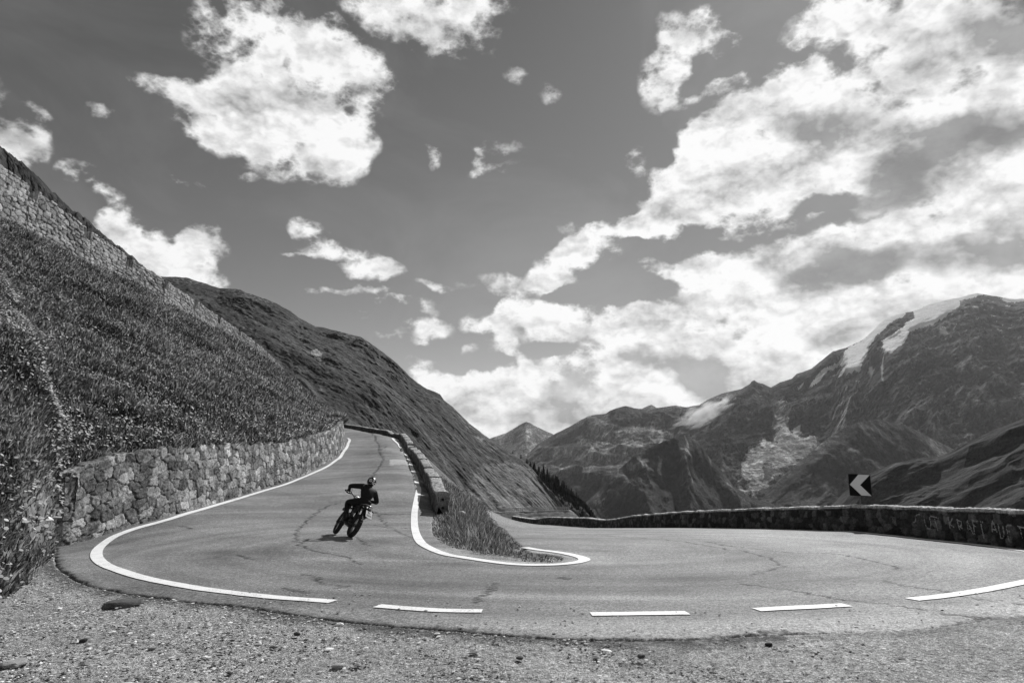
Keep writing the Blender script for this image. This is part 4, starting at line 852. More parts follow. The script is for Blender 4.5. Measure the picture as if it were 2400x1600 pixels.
# --- long parapet of the lower road
s, q = cols_along(RWALL_IN, .0016, .03)
zb = G(q[:, 0], q[:, 1])-.06
hgt = np.interp(q[:, 1], [4, 12, 17.6, 24.5, 39, 62, 97], [.92, .92, .95, .90, .90, .86, .86])
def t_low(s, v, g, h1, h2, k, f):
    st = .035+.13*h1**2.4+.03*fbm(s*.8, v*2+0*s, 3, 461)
    if k == 'top': st = (.52+.3*h1)*np.where(g < .35, .25, 1)  # sunlit look put into the tone of the top; face kept dark
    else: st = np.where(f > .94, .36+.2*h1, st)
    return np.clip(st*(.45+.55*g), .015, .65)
root = empty('parapet_wall', (0, 0, 0))
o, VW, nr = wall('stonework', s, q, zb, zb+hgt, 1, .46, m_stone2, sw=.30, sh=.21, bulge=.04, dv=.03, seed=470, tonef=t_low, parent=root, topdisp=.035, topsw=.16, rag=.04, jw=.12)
tag(root, 'long curving stone parapet with coping toned pale as if sunlit and painted words, along the lower road', 'parapet')
# graffiti: brushed strokes lying on the face of that wall
m_graf = plain('faded_white_paint', .30, .9, noise=.6, scale=12)
dw = np.r_[0, np.cumsum(np.linalg.norm(np.diff(q, axis=0), axis=1))]
def on_wall(px, py):
    """wall face point behind photo pixel: nearest front vertex of the wall"""
    X, Y = to_px(FV.reshape(-1, 3)); k = np.argmin((X-px)**2+(Y-py)**2); return FV.reshape(-1, 3)[k]
nf = int((float(hgt.max()))/.03)
FV = VW[:nf+1]; sel = (q[:, 1] > 15.0) & (q[:, 1] < 25); FV = FV[:, sel]
g0 = lambda L_: [(2100+x/7.84, 1150+y/7.84) for x, y in L_]
ST = [g0(p) for p in [
 [(460,430),(410,425),(375,470),(380,560),(340,580)], [(535,460),(560,620),(600,690),(650,690),(665,600),(635,480)], [(650,465),(800,495)],[(725,495),(760,620),(800,745)],
 [(975,480),(1000,600),(1020,690)],[(1060,505),(1005,600),(1100,680)], [(1140,530),(1165,620),(1190,720)],[(1120,520),(1215,560),(1225,630),(1170,640),(1250,690)],
 [(1325,540),(1335,640),(1340,730)],[(1325,540),(1390,670),(1445,805)],[(1335,690),(1390,690)], [(1425,540),(1445,640),(1470,800)],[(1425,540),(1500,560)],[(1440,620),(1490,650)], [(1520,550),(1630,575)],[(1585,600),(1610,740),(1640,870)],
 [(1795,540),(1785,650),(1790,760)],[(1795,540),(1840,650),(1885,765)],[(1790,705),(1860,715)], [(1900,600),(1915,700),(1945,860),(1990,870),(2010,800),(1985,650)], [(2040,630),(2060,750),(2100,920)],[(2040,630),(2145,640)],[(2060,740),(2120,745)],
 [(2290,650),(2320,760),(2352,880)],[(2240,640),(2400,690)]]]
gv = []; gf = []
FX, FY = to_px(FV.reshape(-1, 3)); FP = FV.reshape(-1, 3)
rr = np.random.RandomState(3)
for st in ST:
    a = np.array(st); dd = np.r_[0, np.cumsum(np.hypot(*np.diff(a, axis=0).T))]; m = max(6, int(dd[-1]/1.6)); t = np.linspace(0, dd[-1], m)
    pts = []
    for x, y in zip(np.interp(t, dd, a[:, 0]), np.interp(t, dd, a[:, 1])):
        k = np.argsort((FX-x)**2+(FY-y)**2)[:4]; pts.append(FP[k].mean(0))
    pts = np.array(pts)
    if len(pts) > 4: pts[1:-1] = (pts[:-2]+pts[1:-1]+pts[2:])/3
    ii = np.array([np.argmin((q[:, 0]-p[0])**2+(q[:, 1]-p[1])**2) for p in pts]); nn_ = np.concatenate([nr[ii], np.zeros((len(ii), 1))], 1)
    tg = np.gradient(pts, axis=0); tg /= np.linalg.norm(tg, axis=1)[:, None]+1e-9; sdv = np.cross(tg, nn_)
    w = .017+.006*rr.randn(len(pts)); b = len(gv)
    for p, n_, sv, w_ in zip(pts, nn_, sdv, w): gv += [p+n_*.035+sv*w_, p+n_*.035-sv*w_]
    for j in range(len(pts)-1):
        if rr.rand() < .88: gf.append((b+2*j, b+2*j+1, b+2*j+3, b+2*j+2))
mk('graffiti', np.array(gv), gf, m_graf, root)
# --- short piece of parapet and the road edge farther down
pa_, pb_ = P3(1136, 1222, 106), P3(1171, 1223, 101)
qs = np.linspace(0, 1, 40)[:, None]*(np.array(pb_[:2])-np.array(pa_[:2]))+np.array(pa_[:2]); sq = np.r_[0, np.cumsum(np.linalg.norm(np.diff(qs, axis=0), axis=1))]
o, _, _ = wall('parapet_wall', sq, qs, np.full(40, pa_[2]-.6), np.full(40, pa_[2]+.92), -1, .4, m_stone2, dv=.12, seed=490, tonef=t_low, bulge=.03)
tag(o, 'short dark stub of parapet beyond a gap, left of the long lower wall', 'parapet')
K1 = [(1090,1200,214),(1141,1199,214),(1335,1193.5,214),(1343,1198,214),(1356,1210,214),(1372,1226,214)]
K2 = [(1090,1250,190),(1372,1250,190)]
o = strip('roadside_bank', [K1, K2], 1090, 1372, 160, [30], .9, lambda a, b, x, y: fbm(a/3, b/3, 4, 5), lambda a, b, x, y, h: .13+.14*fbm(a/4, b/3, 5, 6)+.12*(1-sstep(0, 5, b))*(x < 1260), m_hill, back=None, skirt=.03, foot=-30); tag(o, kind='structure')
root = empty('road_railing', P3(1141, 1198, 213.5))
A = np.array(P3(1136, 1198.6, 213.5)); Bq = np.array(P3(1335, 1192.8, 213.5)); org = np.array(root.location)
m_rail = plain('pale_concrete', .42, .9, noise=.2, scale=1)
def boxv(c, dx, dy, dz, h):   # box from centre foot c; dx along unit vector
    ux, uy = dx; V = []
    for sx in (-1, 1):
        for sy in (-1, 1):
            for z in (0, h): V.append((c[0]+sx*ux*dy/2-sy*uy*dz/2, c[1]+sx*uy*dy/2+sy*ux*dz/2, c[2]+z))
    return V, [(0, 1, 3, 2), (4, 6, 7, 5), (0, 4, 5, 1), (2, 3, 7, 6), (1, 5, 7, 3), (0, 2, 6, 4)]
dirn = (Bq-A)[:2]; LN = np.linalg.norm(dirn); dirn = dirn/LN
for i in range(44):
    c = A+(Bq-A)*(i+.5)/44-org; V, F = boxv(c+np.array([0, 0, -.4]), dirn, .16, .2, 1.15); mk('post', np.array(V), F, m_rail, root, smooth=False)
V = []; F = []
c = (A+Bq)/2-org
for z0 in (.66, .25):
    v, f = boxv(c+np.array([0, 0, z0]), dirn, LN, .12, .16); 
    # follow the slope of the rail
    v = [(x, y, z+((x-c[0])*dirn[0]+(y-c[1])*dirn[1])/LN*(Bq-A)[2]) for x, y, z in v]
    F += [tuple(k+len(V) for k in q_) for q_ in f]; V += v
mk('rail', np.array(V), F, m_rail, root, smooth=False)
tag(root, 'pale post and rail barrier along the distant lower road under the hillside', 'railing')
# --- chevron sign behind the lower parapet
m_dark = plain('sign_black', .008, .9, spec=.1, noise=.2, scale=6); m_grey = plain('sign_white_film', .62, .4, noise=.06, scale=8); m_steel = plain('galvanised_steel', .10, .6, metal=.3, noise=.2)
sc = np.array(P3(2015.5, 1136, 25.0)); sz = .76
gz = float(G(sc[0], sc[1]))-.9
root = empty('road_sign', (sc[0], sc[1], gz)); hz = sc[2]-gz
fx = np.array([.995, -.06, -.035]); fx /= np.linalg.norm(fx); fn = np.array([-.06, -.995, .0]); fz_ = np.array([.02, 0, 1.]); 
def sp(x, y, t): return (x-.5)*sz*fx+(.5-y)*sz*fz_+fn*t+np.array([0, 0, hz])
def prism(poly, t0, t1, m, nm):
    n = len(poly); V = [sp(x, y, t0) for x, y in poly]+[sp(x, y, t1) for x, y in poly]
    F = [tuple(range(n, 2*n)), tuple(range(n))[::-1]]+[(i, (i+1) % n, n+(i+1) % n, n+i) for i in range(n)]
    return mk(nm, np.array(V), F, m, root, smooth=False)
r_ = .035; po = []
for cx, cy, a0 in ((1-r_, r_, -90), (1-r_, 1-r_, 0), (r_, 1-r_, 90), (r_, r_, 180)):
    for k in range(4): po.append((cx+r_*math.cos(rad(a0+k*30)), cy+r_*math.sin(rad(a0+k*30))))
prism(po, -.012, .012, m_dark, 'panel')
prism([(.46, .012), (.975, .02), (.5, .5), (.985, .985), (.53, .98), (.03, .49)], .0135, .016, m_grey, 'chevron')
bm = bmesh.new(); bmesh.ops.create_cone(bm, cap_ends=True, segments=14, radius1=.03, radius2=.03, depth=hz+sz*.4)
bmesh.ops.translate(bm, verts=bm.verts, vec=(-.03, .05, (hz+sz*.4)/2)); me = bpy.data.meshes.new('post'); bm.to_mesh(me); bm.free(); me.materials.append(m_steel); oo = bpy.data.objects.new('post', me); C.objects.link(oo); oo.parent = root
for z in (-.2, .2):
    V, F = boxv(np.array([-.03, .015, hz+z]), (1., 0.), .34, .03, .04); mk('bracket', np.array(V), F, m_steel, root, smooth=False)
tag(root, 'square black sign with a grey chevron pointing left, standing behind the lower parapet', 'road sign')
# ------------------------------------------------------------------ weeds, gravel and rocks
r = np.random.RandomState(21); n0 = 75000
Yw = 14.2*np.exp(r.rand(n0)*math.log(48/14.2)); Xw = r.uniform(-8, 3.2, n0); sdw = road_sd(Xw, Yw)
k = inpoly(Xw, Yw, ISL) & (sdw > np.where((Yw < 17) & (Xw < .2), .30, .0)+.25*fbm(Xw*1.4, Yw*1.4, 3, 501)); 
upd = polydist(Xw, Yw, [tuple(p) for p in UPAR[::6]]); k &= (upd > .55)
Xw, Yw, sdw = Xw[k], Yw[k], sdw[k]; zw = G(Xw, Yw); n = len(Xw); cl = fbm(Xw*1.3, Yw*1.1, 4, 503)
hh = np.clip((.26+.20*r.rand(n)+.30*cl)*sstep(0, .9, sdw)+.05, .05, .75)
hh = hh*np.interp(Yw, [14, 17, 20, 30, 45], [.35, .65, 1.15, 1.05, .9])
tn = np.clip((.14+.10*cl)*np.exp(.8*r.randn(n)), .012, .6); tn = np.where(r.rand(n) < .05, .5, tn)
o = blades('weeds', np.stack([Xw, Yw, zw-.03], 1), hh, .016+.0012*Yw*r.rand(n), np.stack([.05+.55*r.randn(n), -.05+.5*r.randn(n)], 1).clip(-.8, .8), tn, seed=7); tag(o, kind='stuff')
def lumps(name, c, s, tone, m, seed, flat=.55, parent=None):
    n = len(c); r = np.random.RandomState(seed)
    base = np.array([(1,0,0),(0,1,0),(-1,0,0),(0,-1,0),(0,0,1),(0,0,-.6),(.7,.7,.45),(-.7,.6,.4),(-.6,-.7,.45),(.7,-.7,.4)], float)
    Fb = np.array([(0,6,9),(6,4,9),(1,7,6),(7,4,6),(2,8,7),(8,4,7),(3,9,8),(9,4,8),(0,1,6),(1,2,7),(2,3,8),(3,0,9),(1,0,5),(2,1,5),(3,2,5),(0,3,5)])
    V = base[None]*r.uniform(.6, 1.25, (n, 10, 1))*s[:, None, None]; V = V*np.stack([r.uniform(.7, 1.4, n), r.uniform(.6, 1.1, n), r.uniform(flat*.5, flat*1.2, n)], 1)[:, None]
    a = r.uniform(0, 6.28, n); ca, sa = np.cos(a)[:, None], np.sin(a)[:, None]
    V = np.stack([V[..., 0]*ca-V[..., 1]*sa, V[..., 0]*sa+V[..., 1]*ca, V[..., 2]], -1)+c[:, None]
    F = (np.arange(n)[:, None, None]*10+Fb[None]).reshape(-1, 3)
    return mk(name, V.reshape(-1, 3), F, m, parent, attrs={'tone': np.repeat(tone, 10)}, smooth=False)
n0 = 90000; Yg = 4.3*np.exp(r.rand(n0)*math.log(24/4.3)); Xg = (r.rand(n0)*2-1)*.85*Yg*1.02
sdg = road_sd(Xg, Yg); isl = inpoly(Xg, Yg, ISL)
dens_ = np.clip(.35+1.2*fbm(Xg*.9, Yg*.9, 3, 511)+.5*(Xg < -2), .05, 1)
k = (r.rand(n0) < dens_) & (((sdg > .03) & (Yg < 17) & ~isl) | (isl & (sdg > -.12) & (sdg < .5) & (Yg < 20)) | ((sdg > -1.6) & (sdg <= .03) & (Yg < 11) & (r.rand(n0) < .12)))
Xg, Yg, sdg, isl = Xg[k], Yg[k], sdg[k], isl[k]; n = len(Xg)
sg = (.006+.014*r.rand(n)**2.8)*(1+.03*Yg)*np.where(r.rand(n) < .03, 2.2, 1)
zg = G(Xg, Yg)+np.where((sdg < .03), .004, -.032+fbm(Xg*1.1, Yg*1.1, 4, 3)*.035-sstep(.15, .5, fbm(Xg*.45, Yg*.45, 3, 31))*.035+.05*isl)
m_grav = tonemat('loose_gravel', (), rough=.9)
o = lumps('gravel', np.stack([Xg, Yg, zg+sg*.15], 1), sg, np.clip(.46+.26*r.randn(n), .04, .85), m_grav, 13); tag(o, kind='stuff')
m_rk = tonemat('loose_rock', ((9., .25), (60., .2)), bump=.6, bscale=60., bdist=.01, rough=.9)
def rock(px, py, w, tone, label, flat=.5, seed=0, dz=0.):
    """w: width in photo pixels"""
    c = pg([(px, py)])[0]; z = float(G(c[0], c[1])); Rr = w/2*c[1]/FPX
    bm = bmesh.new(); bmesh.ops.create_icosphere(bm, subdivisions=3, radius=1.)
    V = np.array([v.co[:] for v in bm.verts]); rr_ = 1+.5*fbm(V[:, 0]*1.1+seed*3.3+V[:, 2], V[:, 1]*1.1+V[:, 2]*.7, 3, seed)+.1*fbm(V[:, 0]*4, V[:, 1]*4+V[:, 2]*3, 3, seed+1)
    V = V*rr_[:, None]; V[:, 2] = np.where(V[:, 2] > .45, .45+.35*(V[:, 2]-.45), V[:, 2])
    V = V*np.array([Rr, Rr*.75, Rr*flat]); F = [tuple(v.index for v in f.verts) for f in bm.faces]; bm.free()
    o = mk('rock', V, F, m_rk, attrs={'tone': np.full(len(V), tone)}, smooth=False); o.location = (c[0], c[1], z-.03+Rr*flat*.25+dz); o.rotation_euler = (0, 0, seed*1.3)
    tag(o, label, 'rock'); return o
rock(288, 1413, 74, .10, 'dark flat half-buried rock at the asphalt edge below the left line', .38, 3)
rock(1801, 1503, 17, .03, 'small near-black rock alone on the gravel, under the two right-hand dashes', .6, 5)
rock(196, 1494, 17, .04, 'small dark rock on the gravel near the lower left grass', .6, 8)
rock(35, 1548, 60, .30, 'pale flat slab leaning in the bottom left corner', .35, 11)
rock(696, 1479, 16, .05, 'small dark rock in the left-middle gravel, closest to the broken asphalt edge', .6, 14)
rock(792, 1553, 26, .34, 'light stone with a shaded side, alone in the bottom gravel left of centre', .5, 17)
rock(357, 1512, 16, .26, 'mid grey stone right of the small dark rock near the left grass', .5, 20)
rock(1390, 1492, 16, .10, 'grey stone lying on the edge of the asphalt below the middle dash', .6, 23)
rock(1502, 1530, 18, .09, 'grey angular stone on the gravel below and right of the middle dash', .6, 26)
rock(1218, 1534, 15, .08, 'dark chip of stone in the bottom gravel nearest the picture centre', .6, 29)
rock(2246, 1481, 20, .24, 'grey stone on worn asphalt at the right, below the last solid line', .5, 32)
rock(1276, 1590, 30, .34, 'broad pale stone at the very bottom edge near the middle', .35, 35)
rock(1083, 1222, 17, .6, 'white stone among the weeds below the nearest parapet block', .7, 38, .34)
# tumbled stones and shale at the broken end of the road wall
RB = sample_grid(MP, 60000, 15); qx, qy = to_px(RB); r = np.random.RandomState(77)
k = (r.rand(len(RB)) < .55*np.exp(-((qx-95)/70.)**2-((qy-1190)/85.)**2)) & (RB[:, 1] < 30); RB = RB[k]; n = len(RB)
o = lumps('rubble', RB+np.array([0, 0, .02]), .02+.13*r.rand(n)**4, np.clip(.28+.18*r.randn(n), .04, .7), m_rk, 5, .6); tag(o, kind='stuff')
RB = sample_grid(MP, 150000, 16); bb = fbm(RB[:, 1]*.35, RB[:, 2]*.8, 5, 336); r = np.random.RandomState(78)
k = (r.rand(len(RB)) < .22*sstep(.2, .42, bb)) & (RB[:, 1] > 9); RB = RB[k]; n = len(RB)
o = lumps('shale', RB+np.array([0, 0, .02]), (.02+.09*r.rand(n)**3)*(1+.012*RB[:, 1]), np.clip(.26+.16*r.randn(n), .04, .6), m_rk, 6, .5); tag(o, kind='stuff')
# --- spruces on the shoulder: a wood, and the single trees standing out along the crest
m_tree = tonemat('spruce_needles', (), rough=.9)
def spruce(c, h, seed, tiers=7):
    r = np.random.RandomState(seed); V = []; F = []
    for k in range(tiers):
        f = k/tiers; z = h*(.10+.80*f); R = h*.20*(1-f)**.85+.04*h*(r.rand()-.3); n = 9; b = len(V); V.append((c[0], c[1], c[2]+z+h*.2)); 
        for i in range(n):
            a = 6.283*i/n+r.rand()*.5; q_ = R*(.55+.7*r.rand()); V.append((c[0]+q_*math.cos(a), c[1]+q_*math.sin(a), c[2]+z-h*.05*r.rand()))
        F += [(b, b+1+i, b+1+(i+1) % n) for i in range(n)]
    return V, F
r = np.random.RandomState(33); V = []; F = []
W1a = np.array(W1, float)
for i in range(900):
    px = r.uniform(1244, 1400); f = r.rand()**1.3; y0 = np.interp(px, W1a[:, 0], W1a[:, 1]); Y0 = np.interp(px, W1a[:, 0], W1a[:, 2])
    py = y0+(1300-y0)*f; Yq = math.exp(math.log(Y0)*(1-f)+math.log(560)*f); c = P3(px, py+2, Yq)
    v, f_ = spruce(c, r.uniform(5, 9.5), i, 4); F += [tuple(a+len(V) for a in q_) for q_ in f_]; V += v
tn = np.repeat(r.uniform(.008, .035, 900), len(V)//900)
o = mk('spruce_wood', np.array(V), F, m_tree, attrs={'tone': tn}, smooth=False); tag(o, kind='stuff')
lab = ['highest lone spruce on the hillside crest above the dark wood', 'spruce second from the top on the hillside crest', 'small spruce third down the hillside crest', 'bushy spruce fourth down the hillside crest', 'broad spruce where the hillside crest meets the dark wood', 'spruce just inside the upper end of the dark wood', 'tall pointed spruce sticking out above the upper wood edge', 'second tall pointed spruce sticking out of the upper wood edge']
m_bark = plain('spruce_bark', .03, .9)
for i, (px, py, Y, h) in enumerate([(1202,1064,392,2.6),(1221,1077,385,4),(1235,1087,380,3.6),(1243,1094,376,4.2),(1252,1104,372,6),(1262,1111,420,6),(1274,1114,735,13),(1283,1119,728,12)]):
    c = P3(px, py+1.5, Y); root = empty('spruce_tree', c); v, f_ = spruce((0, 0, 0), h, 50+i, 8)
    mk('crown', np.array(v), f_, m_tree, root, attrs={'tone': np.full(len(v), .02)}, smooth=False)
    bm = bmesh.new(); bmesh.ops.create_cone(bm, cap_ends=True, segments=8, radius1=h*.025, radius2=h*.006, depth=h); bmesh.ops.translate(bm, verts=bm.verts, vec=(0, 0, h*.42))
    me = bpy.data.meshes.new('trunk'); bm.to_mesh(me); bm.free(); me.materials.append(m_bark); oo = bpy.data.objects.new('trunk', me); C.objects.link(oo); oo.parent = root
    tag(root, lab[i], 'tree', 'spruces along the hillside crest')
# ------------------------------------------------------------------ motorcycle (local frame: x right, y forward, z up, origin under the rear tyre)
m_tyre = plain('tyre_rubber', .012, .85, noise=.3, scale=30); m_black = plain('black_plastic', .008, .45, spec=.35); m_metal = plain('dark_metal', .045, .45, metal=.6); m_chrome = plain('bright_metal', .5, .3, metal=.9)
m_white = plain('white_plastic', .88, .4); m_seat = plain('seat_vinyl', .01, .7); m_lens = plain('lamp_lens', .2, .15); m_ink = plain('plate_ink', .01, .8)
bike = empty('motorcycle', (0, 0, 0))
tag(bike, 'black off-road motorcycle leaning right through the hairpin, with a white number plate', 'motorcycle')
def bmobj(name, bm, m, parent, smooth=True, loc=None):
    me = bpy.data.meshes.new(name); bmesh.ops.recalc_face_normals(bm, faces=bm.faces); bm.to_mesh(me); bm.free(); me.materials.append(m)
    for p in me.polygons: p.use_smooth = smooth
    o = bpy.data.objects.new(name, me); C.objects.link(o); o.parent = parent
    if loc: o.location = loc
    return o
def tube(bm, pts, r, n=10, closed=False):
    pts = [Vector(p) for p in pts]; rs = r if isinstance(r, (list, tuple)) else [r]*len(pts); rings = []
    up = Vector((.13, .27, .95)).normalized()
    for i, p in enumerate(pts):
        a = pts[(i-1) % len(pts)] if (closed or i) else pts[i]; b = pts[(i+1) % len(pts)] if (closed or i < len(pts)-1) else pts[i]
        t = (b-a).normalized(); s = t.cross(up)
        if s.length < .05: s = t.cross(Vector((1, 0, 0)))
        s.normalize(); w = s.cross(t)
        rings.append([bm.verts.new(p+(s*math.cos(6.2832*k/n)+w*math.sin(6.2832*k/n))*rs[i]) for k in range(n)])
    m = len(rings)
    for i in range(m if closed else m-1):
        A, B = rings[i], rings[(i+1) % m]
        for k in range(n): bm.faces.new([A[k], A[(k+1) % n], B[(k+1) % n], B[k]])
    if not closed: bm.faces.new(rings[0][::-1]); bm.faces.new(rings[-1])
def tubeobj(name, paths, m, parent, n=10):
    bm = bmesh.new()
    for p, r in paths: tube(bm, p, r, n)
    return bmobj(name, bm, m, parent)
def loft(name, secs, m, parent, n=14, p=2.6):
    """secs: (centre, half width x, half height along second axis, axis2 vector) rings joined"""
    bm = bmesh.new(); R = []
    for c, hx, hz, ax in secs:
        c = Vector(c); ax = Vector(ax).normalized(); ring = []
        for k in range(n):
            t = 6.2832*k/n; cx = math.copysign(abs(math.cos(t))**(2/p), math.cos(t)); sx = math.copysign(abs(math.sin(t))**(2/p), math.sin(t))
            ring.append(bm.verts.new(c+Vector((hx*cx, 0, 0))+ax*hz*sx))
        R.append(ring)
    for A, B in zip(R[:-1], R[1:]):
        for k in range(n): bm.faces.new([A[k], A[(k+1) % n], B[(k+1) % n], B[k]])
    bm.faces.new(R[0][::-1]); bm.faces.new(R[-1]); return bmobj(name, bm, m, parent)
def torus_bm(R, pr, segs=44, knob=0.):
    """pr: list of (dr, x) profile points around the tyre section"""
    bm = bmesh.new(); rings = []
    for i in range(segs):
        a = 6.2832*i/segs; ring = []
        for j, (dr, x) in enumerate(pr):
            rr = R+dr+(knob if (dr > .0 and (i % 2)) else 0); ring.append(bm.verts.new((x, math.sin(a)*rr, math.cos(a)*rr)))
        rings.append(ring)
    for i in range(segs):
        A, B = rings[i], rings[(i+1) % segs]; m = len(pr)
        for j in range(m): bm.faces.new([A[j], A[(j+1) % m], B[(j+1) % m], B[j]])
    return bm
def wheel(name, y, R, w, steer=None):
    w_ = empty(name, (0, y, R)); w_.parent = bike
    h = w/2; pr = [(-.075, -h*.55), (-.05, -h*.9), (-.015, -h), (.0, -h*.8), (.012, -h*.35), (.014, h*.0), (.012, h*.35), (.0, h*.8), (-.015, h), (-.05, h*.9), (-.075, h*.55)]
    bmobj('tyre', torus_bm(R-.014, pr, 52, -.012), m_tyre, w_, False)
    pr = [(0, -h*.5), (.012, -h*.6), (.02, -h*.5), (.006, 0), (.02, h*.5), (.012, h*.6), (0, h*.5), (-.008, 0)]
    bmobj('rim', torus_bm(R-.105, pr, 40), m_metal, w_)
    bm = bmesh.new()
    for k in range(28):
        a = 6.2832*k/28; b = a+(.55 if k % 2 else -.55); sx = .04 if k % 4 < 2 else -.04
        tube(bm, [(sx, math.sin(b)*.03, math.cos(b)*.03), (0, math.sin(a)*(R-.10), math.cos(a)*(R-.10))], .0035, 5)
    bmobj('spokes', bm, m_chrome, w_, False)
    tubeobj('hub', [([(-.07, 0, 0), (-.03, 0, 0), (.03, 0, 0), (.07, 0, 0)], [.032, .045, .045, .032])], m_metal, w_, 14)
    bm = torus_bm(.095, [(0, -.003), (.025, -.003), (.025, .003), (0, .003)], 30); bmesh.ops.translate(bm, verts=bm.verts, vec=(-.075 if name == 'front_wheel' else .075, 0, 0)); bmobj('brake_disc', bm, m_metal, w_, False)
    return w_
WB = 1.42
wheel('rear_wheel', 0, .325, .135); fw = wheel('front_wheel', WB, .345, .115); fw.rotation_euler = (0, 0, rad(-7))
HS = Vector((0, 1.02, .98)); FA = Vector((0, WB, .335)); ax = (HS-FA).normalized()
for sx in (-.095, .095):
    tubeobj('fork_leg', [([(sx, WB+.01, .31), (sx, WB-.06, .48)], .030), ([(sx, WB-.06, .48), (sx, 1.06, .93)], .021)], m_metal, bike)
loft('front_fender', [((0, 1.02, .80), .055, .012, (0, .2, 1)), ((0, 1.2, .80), .075, .014, (0, .1, 1)), ((0, 1.45, .80), .08, .012, (0, .0, 1)), ((0, 1.68, .75), .06, .01, (0, -.2, 1)), ((0, 1.78, .71), .03, .008, (0, -.3, 1))], m_black, bike)
tubeobj('swingarm', [([(-.09, 0, .315), (-.085, .30, .36), (-.07, .56, .42)], .026), ([(.09, 0, .315), (.085, .30, .36), (.07, .56, .42)], .026), ([(-.085, .30, .36), (.085, .30, .36)], .022)], m_metal, bike)
tubeobj('frame', [([(0, .98, .95), (0, .86, .60), (0, .72, .30), (0, .5, .28)], .024), ([(0, .98, .98), (-.09, .72, .84), (-.10, .48, .60), (-.09, .5, .30)], .02), ([(0, .98, .98), (.09, .72, .84), (.10, .48, .60), (.09, .5, .30)], .02), ([(-.09, .60, .80), (-.08, .05, .84), (-.05, -.20, .88)], .014), ([(.09, .60, .80), (.08, .05, .84), (.05, -.20, .88)], .014), ([(-.1, .45, .55), (-.07, .0, .80)], .012), ([(.1, .45, .55), (.07, .0, .80)], .012)], m_metal, bike)
loft('engine', [((0, .42, .42), .10, .09, (0, 0, 1)), ((0, .52, .42), .15, .13, (0, 0, 1)), ((0, .68, .44), .15, .16, (0, 0, 1)), ((0, .80, .50), .11, .18, (0, .2, 1)), ((0, .86, .56), .08, .12, (0, .2, 1))], m_metal, bike)
loft('fuel_tank', [((0, .50, .86), .07, .05, (0, 0, 1)), ((0, .62, .89), .12, .08, (0, 0, 1)), ((0, .78, .93), .15, .11, (0, 0, 1)), ((0, .93, .94), .13, .10, (0, 0, 1)), ((0, 1.0, .92), .08, .07, (0, 0, 1))], m_black, bike)
for sx in (-1, 1): loft('radiator_shroud', [((sx*.15, .70, .80), .012, .10, (0, 0, 1)), ((sx*.19, .88, .78), .012, .13, (0, 0, 1)), ((sx*.17, 1.0, .82), .010, .08, (0, 0, 1))], m_black, bike)
loft('seat', [((0, -.26, .915), .07, .02, (0, 0, 1)), ((0, -.1, .90), .10, .035, (0, 0, 1)), ((0, .15, .885), .12, .045, (0, 0, 1)), ((0, .42, .875), .10, .045, (0, 0, 1)), ((0, .60, .90), .06, .035, (0, 0, 1))], m_seat, bike)
rf = loft('rear_fender', [((0, .0, .82), .10, .03, (0, 0, 1)), ((0, -.2, .85), .10, .02, (0, 0, 1)), ((0, -.38, .85), .085, .015, (0, .2, 1)), ((0, -.46, .80), .07, .012, (0, .6, 1)), ((0, -.50, .70), .06, .01, (0, 1, .3))], m_black, bike)
for sx in (-1, 1): loft('side_panel', [((sx*.13, -.05, .76), .012, .07, (0, 0, 1)), ((sx*.14, .15, .74), .015, .11, (0, 0, 1)), ((sx*.13, .38, .72), .012, .13, (0, 0, 1))], m_black, bike)
tubeobj('exhaust', [([(.06, .80, .55), (.15, .72, .36), (.16, .5, .36), (.15, .3, .55)], .022), ([(.15, .3, .55), (.17, .22, .62), (.19, -.10, .76), (.19, -.16, .79)], [.03, .055, .055, .03])], m_metal, bike, 12)
tubeobj('shock_absorber', [([(0, .36, .42), (0, .40, .78)], .035)], m_metal, bike)
tubeobj('handlebar', [([(-.40, .93, 1.17), (-.25, .99, 1.17), (-.12, 1.02, 1.11), (-.05, 1.02, 1.07), (.05, 1.02, 1.07), (.12, 1.02, 1.11), (.25, 1.02, 1.17), (.40, .95, 1.17)], .013), ([(-.12, 1.02, 1.13), (.12, 1.02, 1.13)], .010)], m_metal, bike)
for sx in (-1, 1):
    tubeobj('grip', [([(sx*.30, .965, 1.17), (sx*.405, .935, 1.17)], .019)], m_black, bike)
    tubeobj('brake_lever' if sx > 0 else 'clutch_lever', [([(sx*.25, 1.02, 1.16), (sx*.30, 1.04, 1.15), (sx*.40, 1.0, 1.14)], .006)], m_chrome, bike, 6)
    tubeobj('hand_guard', [([(sx*.20, 1.05, 1.14), (sx*.32, 1.09, 1.14), (sx*.43, 1.0, 1.15), (sx*.43, .94, 1.17)], [.012, .03, .02, .01])], m_black, bike, 8)
    t = tubeobj('turn_signal', [([(sx*.05, -.37, .80), (sx*.15, -.38, .80)], .007), ([(sx*.13, -.38, .80), (sx*.19, -.385, .80)], .018)], m_black, bike, 8)
mr = tubeobj('mirror', [([(-.24, 1.0, 1.18), (-.27, .99, 1.26), (-.31, .97, 1.31)], .006)], m_metal, bike, 6)
bm = bmesh.new(); bmesh.ops.create_uvsphere(bm, u_segments=16, v_segments=8, radius=1.); bmesh.ops.scale(bm, verts=bm.verts, vec=(.055, .012, .045)); bmesh.ops.translate(bm, verts=bm.verts, vec=(-.33, .965, 1.335)); bmobj('mirror_glass', bm, m_chrome, mr)
loft('headlight', [((0, 1.10, 1.02), .08, .10, (0, 0, 1)), ((0, 1.17, .98), .09, .12, (0, 0, 1)), ((0, 1.20, .97), .06, .08, (0, 0, 1))], m_black, bike)
loft('instrument', [((0, 1.04, 1.13), .05, .025, (0, 1, 1)), ((0, 1.07, 1.16), .055, .03, (0, 1, 1))], m_chrome, bike)
